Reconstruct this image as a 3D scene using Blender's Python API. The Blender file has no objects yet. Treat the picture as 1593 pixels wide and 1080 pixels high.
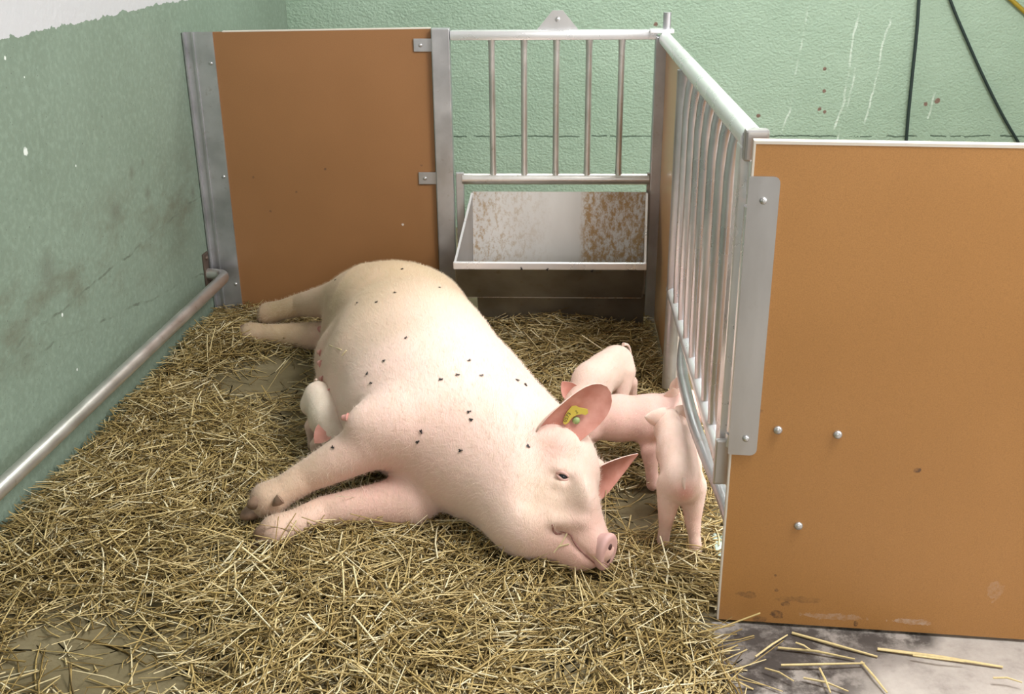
import bpy, bmesh, math, random
import numpy as np
from mathutils import Vector, Matrix
from mathutils.bvhtree import BVHTree

random.seed(7)
rng = np.random.default_rng(11)
C = bpy.context.scene.collection
scene = bpy.context.scene

# ------------------------------------------------------------------ camera
W, HH, FPX = 1593.0, 1080.0, 1660.0
PITCH, YAW, ROLL, CAMZ = math.radians(22.3), math.radians(-2.5), math.radians(-0.5), 1.5
FW = Vector((math.sin(YAW)*math.cos(PITCH), math.cos(YAW)*math.cos(PITCH), -math.sin(PITCH)))
_r0 = Vector((math.cos(YAW), -math.sin(YAW), 0)); _u0 = _r0.cross(FW)
RT = _r0*math.cos(ROLL) + _u0*math.sin(ROLL)
UP = -_r0*math.sin(ROLL) + _u0*math.cos(ROLL)
CAM = Vector((0, 0, CAMZ))
cd = bpy.data.cameras.new('camera'); cam = bpy.data.objects.new('camera', cd); C.objects.link(cam)
cd.sensor_fit = 'HORIZONTAL'; cd.sensor_width = 36.0; cd.lens = 36.0*FPX/W; cd.clip_start = 0.05
cam.matrix_world = Matrix(((RT.x, UP.x, -FW.x, CAM.x), (RT.y, UP.y, -FW.y, CAM.y), (RT.z, UP.z, -FW.z, CAM.z), (0, 0, 0, 1)))
scene.camera = cam

def ray(px, py):
    return FW*FPX + RT*(px - W/2) - UP*(py - HH/2)
def at(px, py, z=None, x=None, y=None):
    """the point of the place seen at a pixel of the photograph, at a known height z (or plane x / y)"""
    d = ray(px, py)
    if z is not None: t = (z - CAM.z)/d.z
    elif x is not None: t = (x - CAM.x)/d.x
    else: t = (y - CAM.y)/d.y
    return CAM + d*t

# ------------------------------------------------------------------ light and exposure
vs = scene.view_settings
vs.view_transform = 'Standard'; vs.look = 'None'; vs.gamma = 1.0; vs.use_curve_mapping = False
vs.exposure = 0.0
world = bpy.data.worlds.new('world'); scene.world = world; world.use_nodes = True
bg = world.node_tree.nodes['Background']; bg.inputs[0].default_value = (0.80, 0.88, 1.0, 1); bg.inputs[1].default_value = 0.2

def area(name, loc, target, sx, sy, power, col):
    l = bpy.data.lights.new(name, 'AREA'); l.shape = 'RECTANGLE'; l.size = sx; l.size_y = sy
    l.energy = power; l.color = col
    o = bpy.data.objects.new(name, l); C.objects.link(o); o.location = loc
    o.rotation_euler = (Vector(target) - Vector(loc)).to_track_quat('-Z', 'Y').to_euler()
    return o
ROOM_R, ROOM_F, ROOM_H, YW = 2.5, -2.6, 2.75, 5.25
# daylight through two roof lights, the window in the right wall and the window behind the camera
area('roof_light_daylight', (1.25, 1.95, ROOM_H-0.03), (1.25, 1.95, 0), 0.9, 1.3, 135, (1.0, 0.985, 0.96))
area('rear_roof_light_daylight', (0.25, 4.85, ROOM_H-0.03), (0.25, 4.85, 0), 1.4, 0.5, 36, (1.0, 0.985, 0.96))
area('right_window_daylight', (ROOM_R-0.04, 2.2, 1.75), (0.0, 2.4, 0.9), 2.4, 1.1, 62, (0.97, 0.985, 1.0))
area('front_window_daylight', (0.6, ROOM_F+0.06, 1.75), (0.2, 2.5, 0.5), 2.0, 1.1, 34, (1.0, 0.98, 0.95))
try:
    scene.cycles.use_denoising = True
    scene.cycles.max_bounces = 6; scene.cycles.diffuse_bounces = 4
except Exception: pass

# ------------------------------------------------------------------ helpers
def tag(o, label=None, cat=None, group=None, kind=None):
    if label: o['label'] = label
    if cat: o['category'] = cat
    if group: o['group'] = group
    if kind: o['kind'] = kind
    return o
def thing(name, loc, label, cat, group=None):
    o = bpy.data.objects.new(name, None); C.objects.link(o); o.location = loc
    o.empty_display_size = 0.1
    return tag(o, label, cat, group)
def link_mesh(name, me, mats, parent=None):
    o = bpy.data.objects.new(name, me); C.objects.link(o)
    if not isinstance(mats, (list, tuple)): mats = [mats]
    if not me.materials:
        for m in mats: me.materials.append(m)
    if parent is not None:
        o.parent = parent
        def world(p): return p.matrix_basis if p.parent is None else world(p.parent) @ p.matrix_parent_inverse @ p.matrix_basis
        o.matrix_parent_inverse = world(parent).inverted()      # shapes are given in room coordinates
    return o
def obj(name, bm, mats, parent=None, smooth=None):
    me = bpy.data.meshes.new(name)
    bmesh.ops.recalc_face_normals(bm, faces=bm.faces[:])
    bm.to_mesh(me); bm.free()
    if smooth is not None:
        me.polygons.foreach_set('use_smooth', [True]*len(me.polygons))
        try: me.set_sharp_from_angle(angle=math.radians(smooth))
        except Exception: pass
    return link_mesh(name, me, mats, parent)
def box(bm, c, size, rz=0.0, bevel=0.0, M=None):
    m = Matrix.Translation(Vector(c)) @ Matrix.Rotation(rz, 4, 'Z') @ (M if M is not None else Matrix())
    r = bmesh.ops.create_cube(bm, size=1.0, matrix=m @ Matrix.Diagonal((size[0], size[1], size[2], 1)))
    if bevel > 0:
        vs_ = set(r['verts']); es = [e for e in bm.edges if e.verts[0] in vs_ and e.verts[1] in vs_]
        bmesh.ops.bevel(bm, geom=es, offset=bevel, segments=2, affect='EDGES', profile=0.6)
    return bm
def newbox(c, size, rz=0.0, bevel=0.0): return box(bmesh.new(), c, size, rz, bevel)
def sweep(bm, pts, rad, n=14, caps=True):
    """a round tube along a polyline; rad may be one number or one per point"""
    pts = [Vector(p) for p in pts]; m = len(pts)
    rad = list(rad) if hasattr(rad, '__len__') else [rad]*m
    tan = []
    for i in range(m):
        a = pts[max(i-1, 0)]; b = pts[min(i+1, m-1)]; tan.append((b-a).normalized())
    ref = Vector((0, 0, 1)) if abs(tan[0].z) < 0.9 else Vector((1, 0, 0))
    nrm = tan[0].cross(ref).normalized(); rings = []
    for i in range(m):
        nrm = (nrm - tan[i]*nrm.dot(tan[i])).normalized(); bi = tan[i].cross(nrm)
        rings.append([bm.verts.new(pts[i] + (nrm*math.cos(2*math.pi*k/n) + bi*math.sin(2*math.pi*k/n))*rad[i]) for k in range(n)])
    for i in range(m-1):
        for k in range(n):
            bm.faces.new((rings[i][k], rings[i][(k+1) % n], rings[i+1][(k+1) % n], rings[i+1][k]))
    if caps: bm.faces.new(rings[0][::-1]); bm.faces.new(rings[-1])
    return bm
def rounded(pts, r, seg=6):
    """polyline with its inner corners rounded by quadratic arcs"""
    pts = [Vector(p) for p in pts]; out = [pts[0]]
    for i in range(1, len(pts)-1):
        a, b, c = pts[i-1], pts[i], pts[i+1]
        p0 = b + (a-b).normalized()*min(r, (a-b).length*0.49); p1 = b + (c-b).normalized()*min(r, (c-b).length*0.49)
        for k in range(seg+1):
            t = k/seg; out.append(p0*(1-t)**2 + b*2*t*(1-t) + p1*t*t)
    out.append(pts[-1]); return out
def catmull(pts, n=8):
    pts = [Vector(p) for p in pts]; q = [pts[0]*2-pts[1]] + pts + [pts[-1]*2-pts[-2]]; out = []
    for i in range(1, len(q)-2):
        for k in range(n):
            t = k/n; a, b, c, d = q[i-1], q[i], q[i+1], q[i+2]
            out.append(0.5*((2*b) + (c-a)*t + (2*a-5*b+4*c-d)*t*t + (3*b-a-3*c+d)*t**3))
    out.append(pts[-1]); return out
def prism(bm, poly, ext):
    """a closed outline (3-D points in a plane) thickened by the vector ext"""
    ext = Vector(ext); a = [bm.verts.new(Vector(p)) for p in poly]; b = [bm.verts.new(Vector(p)+ext) for p in poly]
    n = len(a); bm.faces.new(a[::-1]); bm.faces.new(b)
    for i in range(n): bm.faces.new((a[i], a[(i+1) % n], b[(i+1) % n], b[i]))
    return bm
def dome(bm, c, nrm, r, h, n=12):
    """a low round bolt head on a washer, standing on a surface"""
    nrm = Vector(nrm).normalized(); ref = Vector((0, 0, 1)) if abs(nrm.z) < .9 else Vector((1, 0, 0))
    e1 = nrm.cross(ref).normalized(); e2 = nrm.cross(e1); c = Vector(c)
    prof = [(r*1.0, 0), (r*1.0, h*.25), (r*.88, h*.6), (r*.55, h*.9)]
    rings = [[bm.verts.new(c + nrm*z + (e1*math.cos(2*math.pi*k/n)+e2*math.sin(2*math.pi*k/n))*q) for k in range(n)] for q, z in prof]
    top = bm.verts.new(c + nrm*h)
    for i in range(len(rings)-1):
        for k in range(n): bm.faces.new((rings[i][k], rings[i][(k+1) % n], rings[i+1][(k+1) % n], rings[i+1][k]))
    for k in range(n): bm.faces.new((rings[-1][k], rings[-1][(k+1) % n], top))
    bm.faces.new(rings[0][::-1])
    return bm
def bolt(c, nrm, parent, r=0.008, h=0.006, m=None):
    return obj('bolt', dome(bmesh.new(), c, nrm, r, h), m or M['bolt'], parent, 40)

# ------------------------------------------------------------------ materials
M = {}
class NT:
    def __init__(s, name):
        s.m = bpy.data.materials.new(name); s.m.use_nodes = True; s.t = s.m.node_tree
        s.b = s.t.nodes['Principled BSDF']; M[name] = s.m
        s.co = s.t.nodes.new('ShaderNodeTexCoord')
        s.geo = s.t.nodes.new('ShaderNodeNewGeometry')
    def set(s, **k):
        for a, v in k.items():
            a = {'rough': 'Roughness', 'metal': 'Metallic', 'spec': 'Specular IOR Level', 'coat': 'Coat Weight',
                 'sss': 'Subsurface Weight', 'base': 'Base Color', 'sheen': 'Sheen Weight'}.get(a, a)
            s.b.inputs[a].default_value = v if not isinstance(v, tuple) or len(v) == 4 else (*v, 1)
        return s
    def link(s, a, b): s.t.links.new(a, b)
    def map(s, scale=(1, 1, 1), rot=(0, 0, 0), loc=(0, 0, 0), src=None):
        n = s.t.nodes.new('ShaderNodeMapping'); n.inputs['Scale'].default_value = scale
        n.inputs['Rotation'].default_value = rot; n.inputs['Location'].default_value = loc
        s.link(src or s.geo.outputs['Position'], n.inputs[0]); return n.outputs[0]
    def noise(s, scale, vec=None, detail=4, rough=.55, dist=0.0):
        n = s.t.nodes.new('ShaderNodeTexNoise'); n.inputs['Scale'].default_value = scale
        n.inputs['Detail'].default_value = detail; n.inputs['Roughness'].default_value = rough; n.inputs['Distortion'].default_value = dist
        s.link(vec if vec is not None else s.geo.outputs['Position'], n.inputs['Vector']); return n.outputs['Fac']
    def ramp(s, fac, stops):
        n = s.t.nodes.new('ShaderNodeValToRGB'); el = n.color_ramp.elements
        while len(el) > 1: el.remove(el[-1])
        for i, (p, c) in enumerate(stops):
            e = el[0] if i == 0 else el.new(p)
            e.position = p; e.color = (*c, 1) if isinstance(c, tuple) else (c, c, c, 1)
        s.link(fac, n.inputs[0]); return n.outputs[0]
    def mix(s, fac, a, b, mode='MIX'):
        n = s.t.nodes.new('ShaderNodeMix'); n.data_type = 'RGBA'; n.blend_type = mode
        for sock, v in ((n.inputs[0], fac), (n.inputs[6], a), (n.inputs[7], b)):
            if hasattr(v, 'links'): s.link(v, sock)
            elif isinstance(v, tuple): sock.default_value = (*v, 1)
            else: sock.default_value = v
        return n.outputs[2]
    def math(s, op, a, b=None, c=None):
        n = s.t.nodes.new('ShaderNodeMath'); n.operation = op
        for i, v in enumerate((a, b, c)):
            if v is None: continue
            if hasattr(v, 'links'): s.link(v, n.inputs[i])
            else: n.inputs[i].default_value = v
        return n.outputs[0]
    def xyz(s, src=None):
        n = s.t.nodes.new('ShaderNodeSeparateXYZ'); s.link(src or s.geo.outputs['Position'], n.inputs[0]); return n.outputs
    def base(s, c): s.link(c, s.b.inputs['Base Color']); return s
    def rough(s, c): s.link(c, s.b.inputs['Roughness']); return s
    def bump(s, h, strength=.3, dist=.01, prev=None):
        n = s.t.nodes.new('ShaderNodeBump'); n.inputs['Strength'].default_value = strength; n.inputs['Distance'].default_value = dist
        s.link(h, n.inputs['Height'])
        if prev is not None: s.link(prev, n.inputs['Normal'])
        s.link(n.outputs[0], s.b.inputs['Normal']); return n.outputs[0]

def blob(t, p, r, soft=.35):
    """1 inside a round patch at p, 0 outside, with a ragged rim (for stains and chips)"""
    n = t.t.nodes.new('ShaderNodeVectorMath'); n.operation = 'DISTANCE'
    t.link(t.geo.outputs['Position'], n.inputs[0]); n.inputs[1].default_value = p
    d = t.math('ADD', n.outputs['Value'], t.math('MULTIPLY', t.math('SUBTRACT', t.noise(9/r*.12), .5), r*1.1))
    mr = t.t.nodes.new('ShaderNodeMapRange'); t.link(d, mr.inputs[0])
    mr.inputs[1].default_value = r; mr.inputs[2].default_value = r*(1-soft); mr.inputs[3].default_value = 0; mr.inputs[4].default_value = 1
    return mr.outputs[0]
def band(t, sock, v, w):
    """1 in a thin band around value v"""
    return t.math('LESS_THAN', t.math('ABSOLUTE', t.math('SUBTRACT', sock, v)), w)

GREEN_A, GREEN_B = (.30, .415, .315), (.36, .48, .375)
# back wall
t = NT('green_plaster_back'); n1 = t.noise(2.0); x, y, z = t.xyz()
c = t.ramp(n1, [(.3, GREEN_A), (.7, GREEN_B)])
c = t.mix(t.ramp(t.noise(34, detail=6), [(.62, 0.0), (.75, .35)]), c, (.36, .52, .40))
wob = t.math('MULTIPLY', t.math('SUBTRACT', t.noise(16, detail=5), .5), .022)
crack = t.math('MULTIPLY', band(t, t.math('ADD', z, wob), .467, .0035), t.math('GREATER_THAN', t.noise(11, t.map(loc=(3, 1, 2))), .42))
c = t.mix(crack, c, (.10, .15, .11))
for dx, a0, a1 in ((1.135, .47, 1.6), (1.375, .50, 1.6), (1.52, .40, 1.05), (1.40, .40, .85), (1.83, .55, .68)):
    wv = t.math('ADD', x, t.math('MULTIPLY', t.math('SUBTRACT', t.noise(2.2, t.map(loc=(dx, dx, 0))), .5), .12))
    wv = t.math('SUBTRACT', wv, t.math('MULTIPLY', t.math('SUBTRACT', z, .8), .13))
    k = t.math('MULTIPLY', band(t, wv, dx, .0045), t.math('MULTIPLY', t.math('GREATER_THAN', z, a0), t.math('LESS_THAN', z, a1)))
    k = t.math('MULTIPLY', k, t.ramp(t.noise(14, t.map(loc=(dx*5, 0, 0))), [(.45, .05), (.62, .75)]))
    c = t.mix(k, c, (.62, .72, .64))
for px, py, r in ((1283, 107, .010), (1282, 142, .011), (1275, 170, .011), (1283, 174, .010), (1440, 162, .011), (1458, 157, .016), (1020, 38, .012), (985, 271, .008), (1180, 180, .012)):
    c = t.mix(blob(t, at(px, py, y=YW)[:], r), c, (.20, .13, .10))
t.base(c).set(rough=.62, spec=.3)
b1 = t.bump(t.noise(75, t.map((1, 1, 1.3)), detail=3), .55, .012); t.bump(t.noise(14, detail=3), .25, .02, b1)
# left wall
def on_left(px, py):
    d = ray(px, py); t_ = (-1.35 - .05*4.0 - CAM.x + .05*CAM.y)/(d.x - .05*d.y); return CAM + d*t_
t = NT('green_plaster_left'); x, y, z = t.xyz()
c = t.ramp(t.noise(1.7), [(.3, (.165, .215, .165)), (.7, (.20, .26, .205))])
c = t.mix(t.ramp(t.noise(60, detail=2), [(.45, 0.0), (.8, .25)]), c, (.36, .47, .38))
# scuffs and dirt where the animals rub, a few cracks and chips
sc = t.math('MULTIPLY', t.ramp(t.noise(4.5, t.map((1, 1, 2)), detail=6, rough=.7), [(.48, 0.0), (.68, .8)]),
            t.ramp(t.math('ABSOLUTE', t.math('SUBTRACT', z, .52)), [(.05, 1.0), (.24, 0.0)]))
c = t.mix(sc, c, (.13, .14, .10))
for (p1, p2) in (((120, 462), (330, 290)), ((60, 545), (330, 420))):
    a = on_left(*p1); b_ = on_left(*p2); sl = (b_.z-a.z)/(b_.y-a.y)
    ln = t.math('SUBTRACT', z, t.math('ADD', t.math('MULTIPLY', t.math('SUBTRACT', y, a.y), sl), a.z))
    ln = t.math('ADD', ln, t.math('MULTIPLY', t.math('SUBTRACT', t.noise(6), .5), .05))
    c = t.mix(t.math('MULTIPLY', band(t, ln, 0, .0035), t.ramp(t.noise(9), [(.45, 0.0), (.6, .8)])), c, (.10, .12, .09))
for px, py, r in ((40, 236, .012), (118, 258, .004), (8, 90, .006), (97, 490, .006), (120, 575, .005), (38, 120, .003)):
    c = t.mix(blob(t, on_left(px, py)[:], r), c, (.66, .70, .66))
for px, py, r in ((205, 268, .03), (222, 252, .018), (325, 285, .03), (180, 330, .05), (75, 420, .06), (300, 300, .03), (230, 300, .03)):
    c = t.mix(t.math('MULTIPLY', blob(t, on_left(px, py)[:], r, .9), .6), c, (.12, .13, .10))
c = t.mix(t.ramp(t.noise(120, detail=1), [(.72, 0.0), (.76, .8)]), c, (.09, .10, .08))
edge = t.math('ADD', z, t.math('MULTIPLY', t.math('SUBTRACT', t.noise(22, detail=5), .5), .045))
c = t.mix(t.math('GREATER_THAN', edge, 1.207), c, (.50, .50, .52))
t.base(c).set(rough=.6, spec=.3); t.bump(t.noise(45, detail=4), .3, .01)
t = NT('white_plaster'); t.base(t.ramp(t.noise(3), [(.3, (.68, .68, .66)), (.7, (.78, .78, .76))])).set(rough=.8)
# concrete floor with dried dirt
t = NT('concrete'); x, y, z = t.xyz()
c = t.ramp(t.noise(5, detail=8, rough=.65), [(.3, (.125, .10, .05)), (.55, (.19, .155, .085)), (.75, (.27, .235, .15))])
out = t.math('MULTIPLY', t.math('LESS_THAN', y, 2.02), t.math('GREATER_THAN', x, .36))
c = t.mix(out, c, t.ramp(t.noise(7, detail=8, rough=.7), [(.3, (.19, .165, .15)), (.5, (.36, .325, .295)), (.75, (.47, .43, .39))]))
for px, py, r in ((1180, 1010, .20), (1260, 985, .18), (1180, 1060, .18), (1350, 985, .12), (1280, 1050, .14), (1420, 990, .07)):
    p = at(px, py, z=0); c = t.mix(t.math('MULTIPLY', t.math('MULTIPLY', blob(t, p[:], r, .7), .95), t.ramp(t.noise(14, detail=7, rough=.7), [(.40, .10), (.55, 1.0)])), c, (.055, .045, .04))
t.base(c).set(rough=.75, spec=.3); t.bump(t.noise(60, detail=6), .35, .006)
# phenolic board
def board_mat(name, c0, c1, marks=(), flat='y'):
    t = NT(name); c = t.ramp(t.noise(2.3, detail=3), [(.3, c0), (.7, c1)])
    c = t.mix(t.ramp(t.noise(420, detail=1), [(.35, 0.0), (.75, .35)]), c, tuple(v*.62 for v in c0))
    for p, r, col, op, sq in marks:
        n = t.t.nodes.new('ShaderNodeVectorMath'); n.operation = 'SUBTRACT'; t.link(t.geo.outputs['Position'], n.inputs[0]); n.inputs[1].default_value = p[:]
        m_ = t.map((0 if flat == 'x' else sq[0], 0 if flat == 'y' else sq[1], sq[2]), src=n.outputs[0]); ln = t.t.nodes.new('ShaderNodeVectorMath'); ln.operation = 'LENGTH'; t.link(m_, ln.inputs[0])
        d = t.math('ADD', ln.outputs['Value'], t.math('MULTIPLY', t.math('SUBTRACT', t.noise(60, detail=4), .5), r*1.6))
        k = t.math('MULTIPLY', t.math('MULTIPLY', t.math('LESS_THAN', d, r*.72), op*.85), t.ramp(t.noise(85, detail=5, rough=.7), [(.38, .15), (.60, 1.0)])); c = t.mix(k, c, col)
    t.base(c).set(rough=.42, spec=.45); t.bump(t.noise(500, detail=1), .06, .002)
    return t
DK, LT = (.06, .035, .03), (.62, .52, .46)
YFP = 1.985
mk = [(at(1300, 966, y=YFP), .010, LT, .35, (.10, 1, 1)), (at(1420, 968, y=YFP), .010, LT, .55, (.16, 1, 1)),
      (at(1555, 930, y=1.95), .022, LT, .22, (1, 1, .7)), (at(1210, 906, y=YFP), .005, DK, .9, (1, 1, 1)), (at(1211, 929, y=YFP), .005, DK, .9, (1, 1, 1)),
      (at(1224, 950, y=YFP), .008, DK, .8, (.6, 1, 1)), (at(1212, 966, y=YFP), .012, DK, .9, (.5, 1, 1)), (at(1333, 975, y=YFP), .006, DK, .9, (1, 1, .6)),
      (at(1185, 975, y=YFP), .011, DK, .8, (.6, 1, 1)), (at(1432, 739, y=1.97), .007, DK, .9, (.7, 1, 1)), (at(1180, 650, y=YFP), .010, DK, .6, (.5, 1, 2)),
      (at(1250, 942, y=YFP), .010, DK, .4, (.15, 1, 1)), (at(1165, 938, y=YFP), .010, DK, .5, (.3, 1, 1))]
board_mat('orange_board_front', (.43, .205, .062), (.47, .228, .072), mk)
mk = [(at(px, py, y=3.94), .006, DK, .8, (1, 1, 1)) for px, py in ((505, 264), (655, 258), (393, 277), (460, 300), (420, 330))]
mk += [(at(626, 351, y=3.94), .007, (.8, .75, .7), .9, (1, 1, 1))]
mk += [(at(px, py, y=3.94), r, (.10, .05, .03), .45, (1, 1, 1.6)) for px, py, r in ()]
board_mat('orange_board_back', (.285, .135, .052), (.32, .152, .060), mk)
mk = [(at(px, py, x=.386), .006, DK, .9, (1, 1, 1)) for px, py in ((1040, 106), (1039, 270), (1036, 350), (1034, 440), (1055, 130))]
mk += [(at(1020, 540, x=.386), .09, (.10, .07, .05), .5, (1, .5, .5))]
board_mat('orange_board_side_lit', (.58, .32, .14), (.62, .35, .16), mk, 'x').set(rough=.28)  # same board as the other panels, strong light on it put into the paler colour
NT('board_edge').set(base=(.66, .60, .52), rough=.5)
# metals
def steel(name, lo, hi, r0, r1, stain=.0, stretch=(1, 1, 1), metal=.85):
    t = NT(name); n_ = t.noise(9, t.map(stretch), detail=6)
    c = t.ramp(n_, [(.3, lo), (.7, hi)])
    if stain: c = t.mix(t.ramp(t.noise(26, detail=6, rough=.7), [(.60, 0.0), (.72, stain)]), c, (.22, .15, .09))
    t.base(c).set(metal=metal); t.rough(t.ramp(n_, [(.3, r0), (.7, r1)]))
    return t
steel('galvanised_steel', (.40, .40, .42), (.56, .56, .58), .34, .5, .35)
steel('stainless_tube', (.78, .78, .80), (.84, .84, .86), .25, .34, .0, (1, 1, 1), .62)
steel('stainless_sheet', (.44, .43, .43), (.58, .57, .57), .30, .44, .08, (1, 1, .25))
steel('gate_tube', (.50, .50, .53), (.62, .62, .65), .24, .36, .0, (1, 1, 1), .8)
steel('worn_tube', (.55, .53, .51), (.72, .70, .68), .28, .42, .5)
steel('dark_sheet', (.25, .23, .21), (.36, .34, .31), .35, .5, .5)
steel('bolt', (.50, .50, .50), (.62, .62, .62), .28, .4)
steel('rusty_iron', (.12, .10, .09), (.20, .15, .12), .5, .7, .6)
# trough lined with dried feed
t = NT('trough_sheet'); x, y, z = t.xyz()
c = t.ramp(t.noise(6, t.map((1, 1, .3))), [(.3, (.50, .48, .46)), (.7, (.60, .58, .56))])
def cover(lo, hi, xs):
    return t.math('MULTIPLY', t.ramp(t.noise(60, t.map((1, 1, .55)), detail=7, rough=.8), [(lo, 0.0), (hi, 1.0)]), xs)
right = t.ramp(t.math('ADD', x, t.math('MULTIPLY', t.noise(7), .1)), [(.14, 0.0), (.17, 1.0)])
left = t.ramp(t.math('ADD', t.math('MULTIPLY', x, -1), 0.0), [(.0, .0), (.18, .55), (.31, .9)])
c = t.mix(cover(.43, .56, right), c, (.34, .21, .09)); c = t.mix(cover(.49, .60, left), c, (.32, .21, .10))
t.base(c).set(metal=.25, rough=.42)
# painted kerb, cables
NT('pale_green_paint').set(base=(.50, .62, .55), rough=.6)
NT('black_cable').set(base=(.012, .028, .026), rough=.45)
NT('yellow_cable').set(base=(.35, .25, .02), rough=.5)
NT('frame_white').set(base=(.75, .75, .73), rough=.5)
# straw: colour differs from stalk to stalk
t = NT('straw'); a = t.t.nodes.new('ShaderNodeAttribute'); a.attribute_name = 'shade'
c = t.ramp(a.outputs['Fac'], [(.0, (.10, .065, .02)), (.25, (.26, .175, .055)), (.5, (.45, .33, .125)), (.8, (.69, .56, .29)), (1.0, (.86, .77, .52))])
c = t.mix(t.ramp(t.noise(130), [(.4, 0.0), (.8, .4)]), c, (.30, .21, .09))
t.base(c).set(rough=.5, spec=.35)
# pigs: the skin colour is stored on the body, fine bristles come as relief
def skin(name, attr='skin', bump=.35, scale=1.0):
    t = NT(name); a = t.t.nodes.new('ShaderNodeAttribute'); a.attribute_name = attr
    c = a.outputs['Color']
    c = t.mix(t.ramp(t.noise(9*scale, detail=5), [(.35, 0.0), (.75, .30)]), c, (.78, .50, .42), 'MIX')
    c = t.mix(t.ramp(t.noise(42*scale, t.map((1, .35, 1)), detail=5), [(.45, 0.0), (.8, .35)]), c, (.62, .50, .34))
    t.base(c).set(rough=.55, spec=.3, sss=.08, sheen=.12)
    t.b.inputs['Subsurface Radius'].default_value = (.012, .005, .003)
    b0 = t.bump(t.noise(330*scale, t.map((1, .22, .5)), detail=3), bump, .003)
    t.bump(t.noise(38*scale, detail=4), .12, .008, b0)
    return t
skin('pig_skin'); skin('piglet_skin', bump=.22, scale=1.6)
t = NT('ear_inside'); c = t.ramp(t.noise(22, detail=5), [(.3, (.50, .20, .15)), (.7, (.66, .33, .27))]); t.base(c).set(rough=.5, sss=.12); t.b.inputs['Subsurface Radius'].default_value = (.012, .004, .003)
t = NT('ear_outside'); c = t.ramp(t.noise(22, detail=5), [(.3, (.72, .50, .43)), (.7, (.80, .62, .54))]); t.base(c).set(rough=.6, sss=.12); t.bump(t.noise(300), .2, .003)
NT('teat').set(base=(.70, .36, .32), rough=.45); M['teat']
t = NT('hoof'); t.base(t.ramp(t.noise(40), [(.3, (.13, .08, .055)), (.7, (.30, .19, .13))])).set(rough=.5)
NT('snout').set(base=(.74, .45, .42), rough=.4); t = NT('nostril').set(base=(.10, .045, .04), rough=.6)
NT('lip').set(base=(.30, .13, .11), rough=.5); NT('eye').set(base=(.012, .012, .016), rough=.06, spec=.6); NT('eyelid').set(base=(.62, .38, .33), rough=.5)
NT('tag_yellow').set(base=(.58, .46, .07), rough=.45); NT('tag_green').set(base=(.30, .40, .16), rough=.5)
NT('tag_ink').set(base=(.02, .02, .015), rough=.6); NT('fly').set(base=(.012, .011, .012), rough=.35)
NT('window_glass').set(base=(.8, .85, .9), rough=.1)

# ------------------------------------------------------------------ room
def struct(name, bm, m, parent=None):
    o = obj(name, bm, m, parent); o['kind'] = 'structure'; return o
WL = lambda y: -1.35 + .05*(y-4.0)                      # the left wall runs slightly askew
LA = math.atan(.05)
bm = bmesh.new(); prism(bm, [(WL(ROOM_F)-.25, ROOM_F, -.1), (ROOM_R+.2, ROOM_F, -.1), (ROOM_R+.2, YW+.2, -.1), (WL(YW)-.25, YW+.2, -.1)], (0, 0, .1)); struct('floor', bm, M['concrete'])
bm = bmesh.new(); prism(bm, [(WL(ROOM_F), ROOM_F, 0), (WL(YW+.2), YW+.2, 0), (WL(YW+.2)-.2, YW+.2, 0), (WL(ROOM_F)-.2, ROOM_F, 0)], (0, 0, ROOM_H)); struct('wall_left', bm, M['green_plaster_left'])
struct('wall_back', newbox(((ROOM_R+WL(YW))/2, YW+.1, ROOM_H/2), (ROOM_R-WL(YW)+.1, .2, ROOM_H)), M['green_plaster_back'])
def holed_wall(name, axis, pos, lo, hi, w0, w1, z0, z1, m):
    """a wall with one window opening, from four blocks joined into one mesh"""
    bm = bmesh.new()
    for a0, a1, b0, b1 in ((lo, w0, 0, ROOM_H), (w1, hi, 0, ROOM_H), (w0, w1, 0, z0), (w0, w1, z1, ROOM_H)):
        c = (pos, (a0+a1)/2, (b0+b1)/2) if axis == 'x' else ((a0+a1)/2, pos, (b0+b1)/2)
        s = (.2, a1-a0, b1-b0) if axis == 'x' else (a1-a0, .2, b1-b0)
        box(bm, c, s)
    return struct(name, bm, m)
holed_wall('wall_right', 'x', ROOM_R+.1, ROOM_F, YW, .95, 3.45, 1.15, 2.35, M['white_plaster'])
holed_wall('wall_front', 'y', ROOM_F-.1, WL(ROOM_F)-.1, ROOM_R+.2, -.45, 1.65, 1.15, 2.35, M['white_plaster'])
bm = bmesh.new(); 
for a0, a1, b0, b1 in ((WL(ROOM_F)-.2, -.45, ROOM_F-.2, YW+.2), (1.7, ROOM_R+.2, ROOM_F-.2, YW+.2), (-.45, 1.7, ROOM_F-.2, 1.3), (-.45, .8, 1.3, 2.6), (-.45, 1.7, 2.6, 4.6), (.95, 1.7, 4.6, 5.1), (-.45, 1.7, 5.1, YW+.2)):
    box(bm, ((a0+a1)/2, (b0+b1)/2, ROOM_H+.06), (a1-a0, b1-b0, .12))
struct('ceiling', bm, M['white_plaster'])
def window(name, c, axis, w, h):
    o = thing(name, c, None, None); o['kind'] = 'structure'
    for k in (-1, 1):
        s1 = (.05, w, .05) if axis == 'x' else (w, .05, .05); s2 = (.05, .05, h) if axis == 'x' else (.05, .05, h)
        obj('frame_rail', newbox((c[0], c[1], c[2]+k*(h/2-.025)), s1), M['frame_white'], o)
        p = (c[0], c[1]+k*(w/2-.025), c[2]) if axis == 'x' else (c[0]+k*(w/2-.025), c[1], c[2])
        obj('frame_stile', newbox(p, s2), M['frame_white'], o)
    return o
window('window_1', (ROOM_R+.1, 2.2, 1.75), 'x', 2.5, 1.2); window('window_2', (.6, ROOM_F-.1, 1.75), 'y', 2.1, 1.2)

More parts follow.
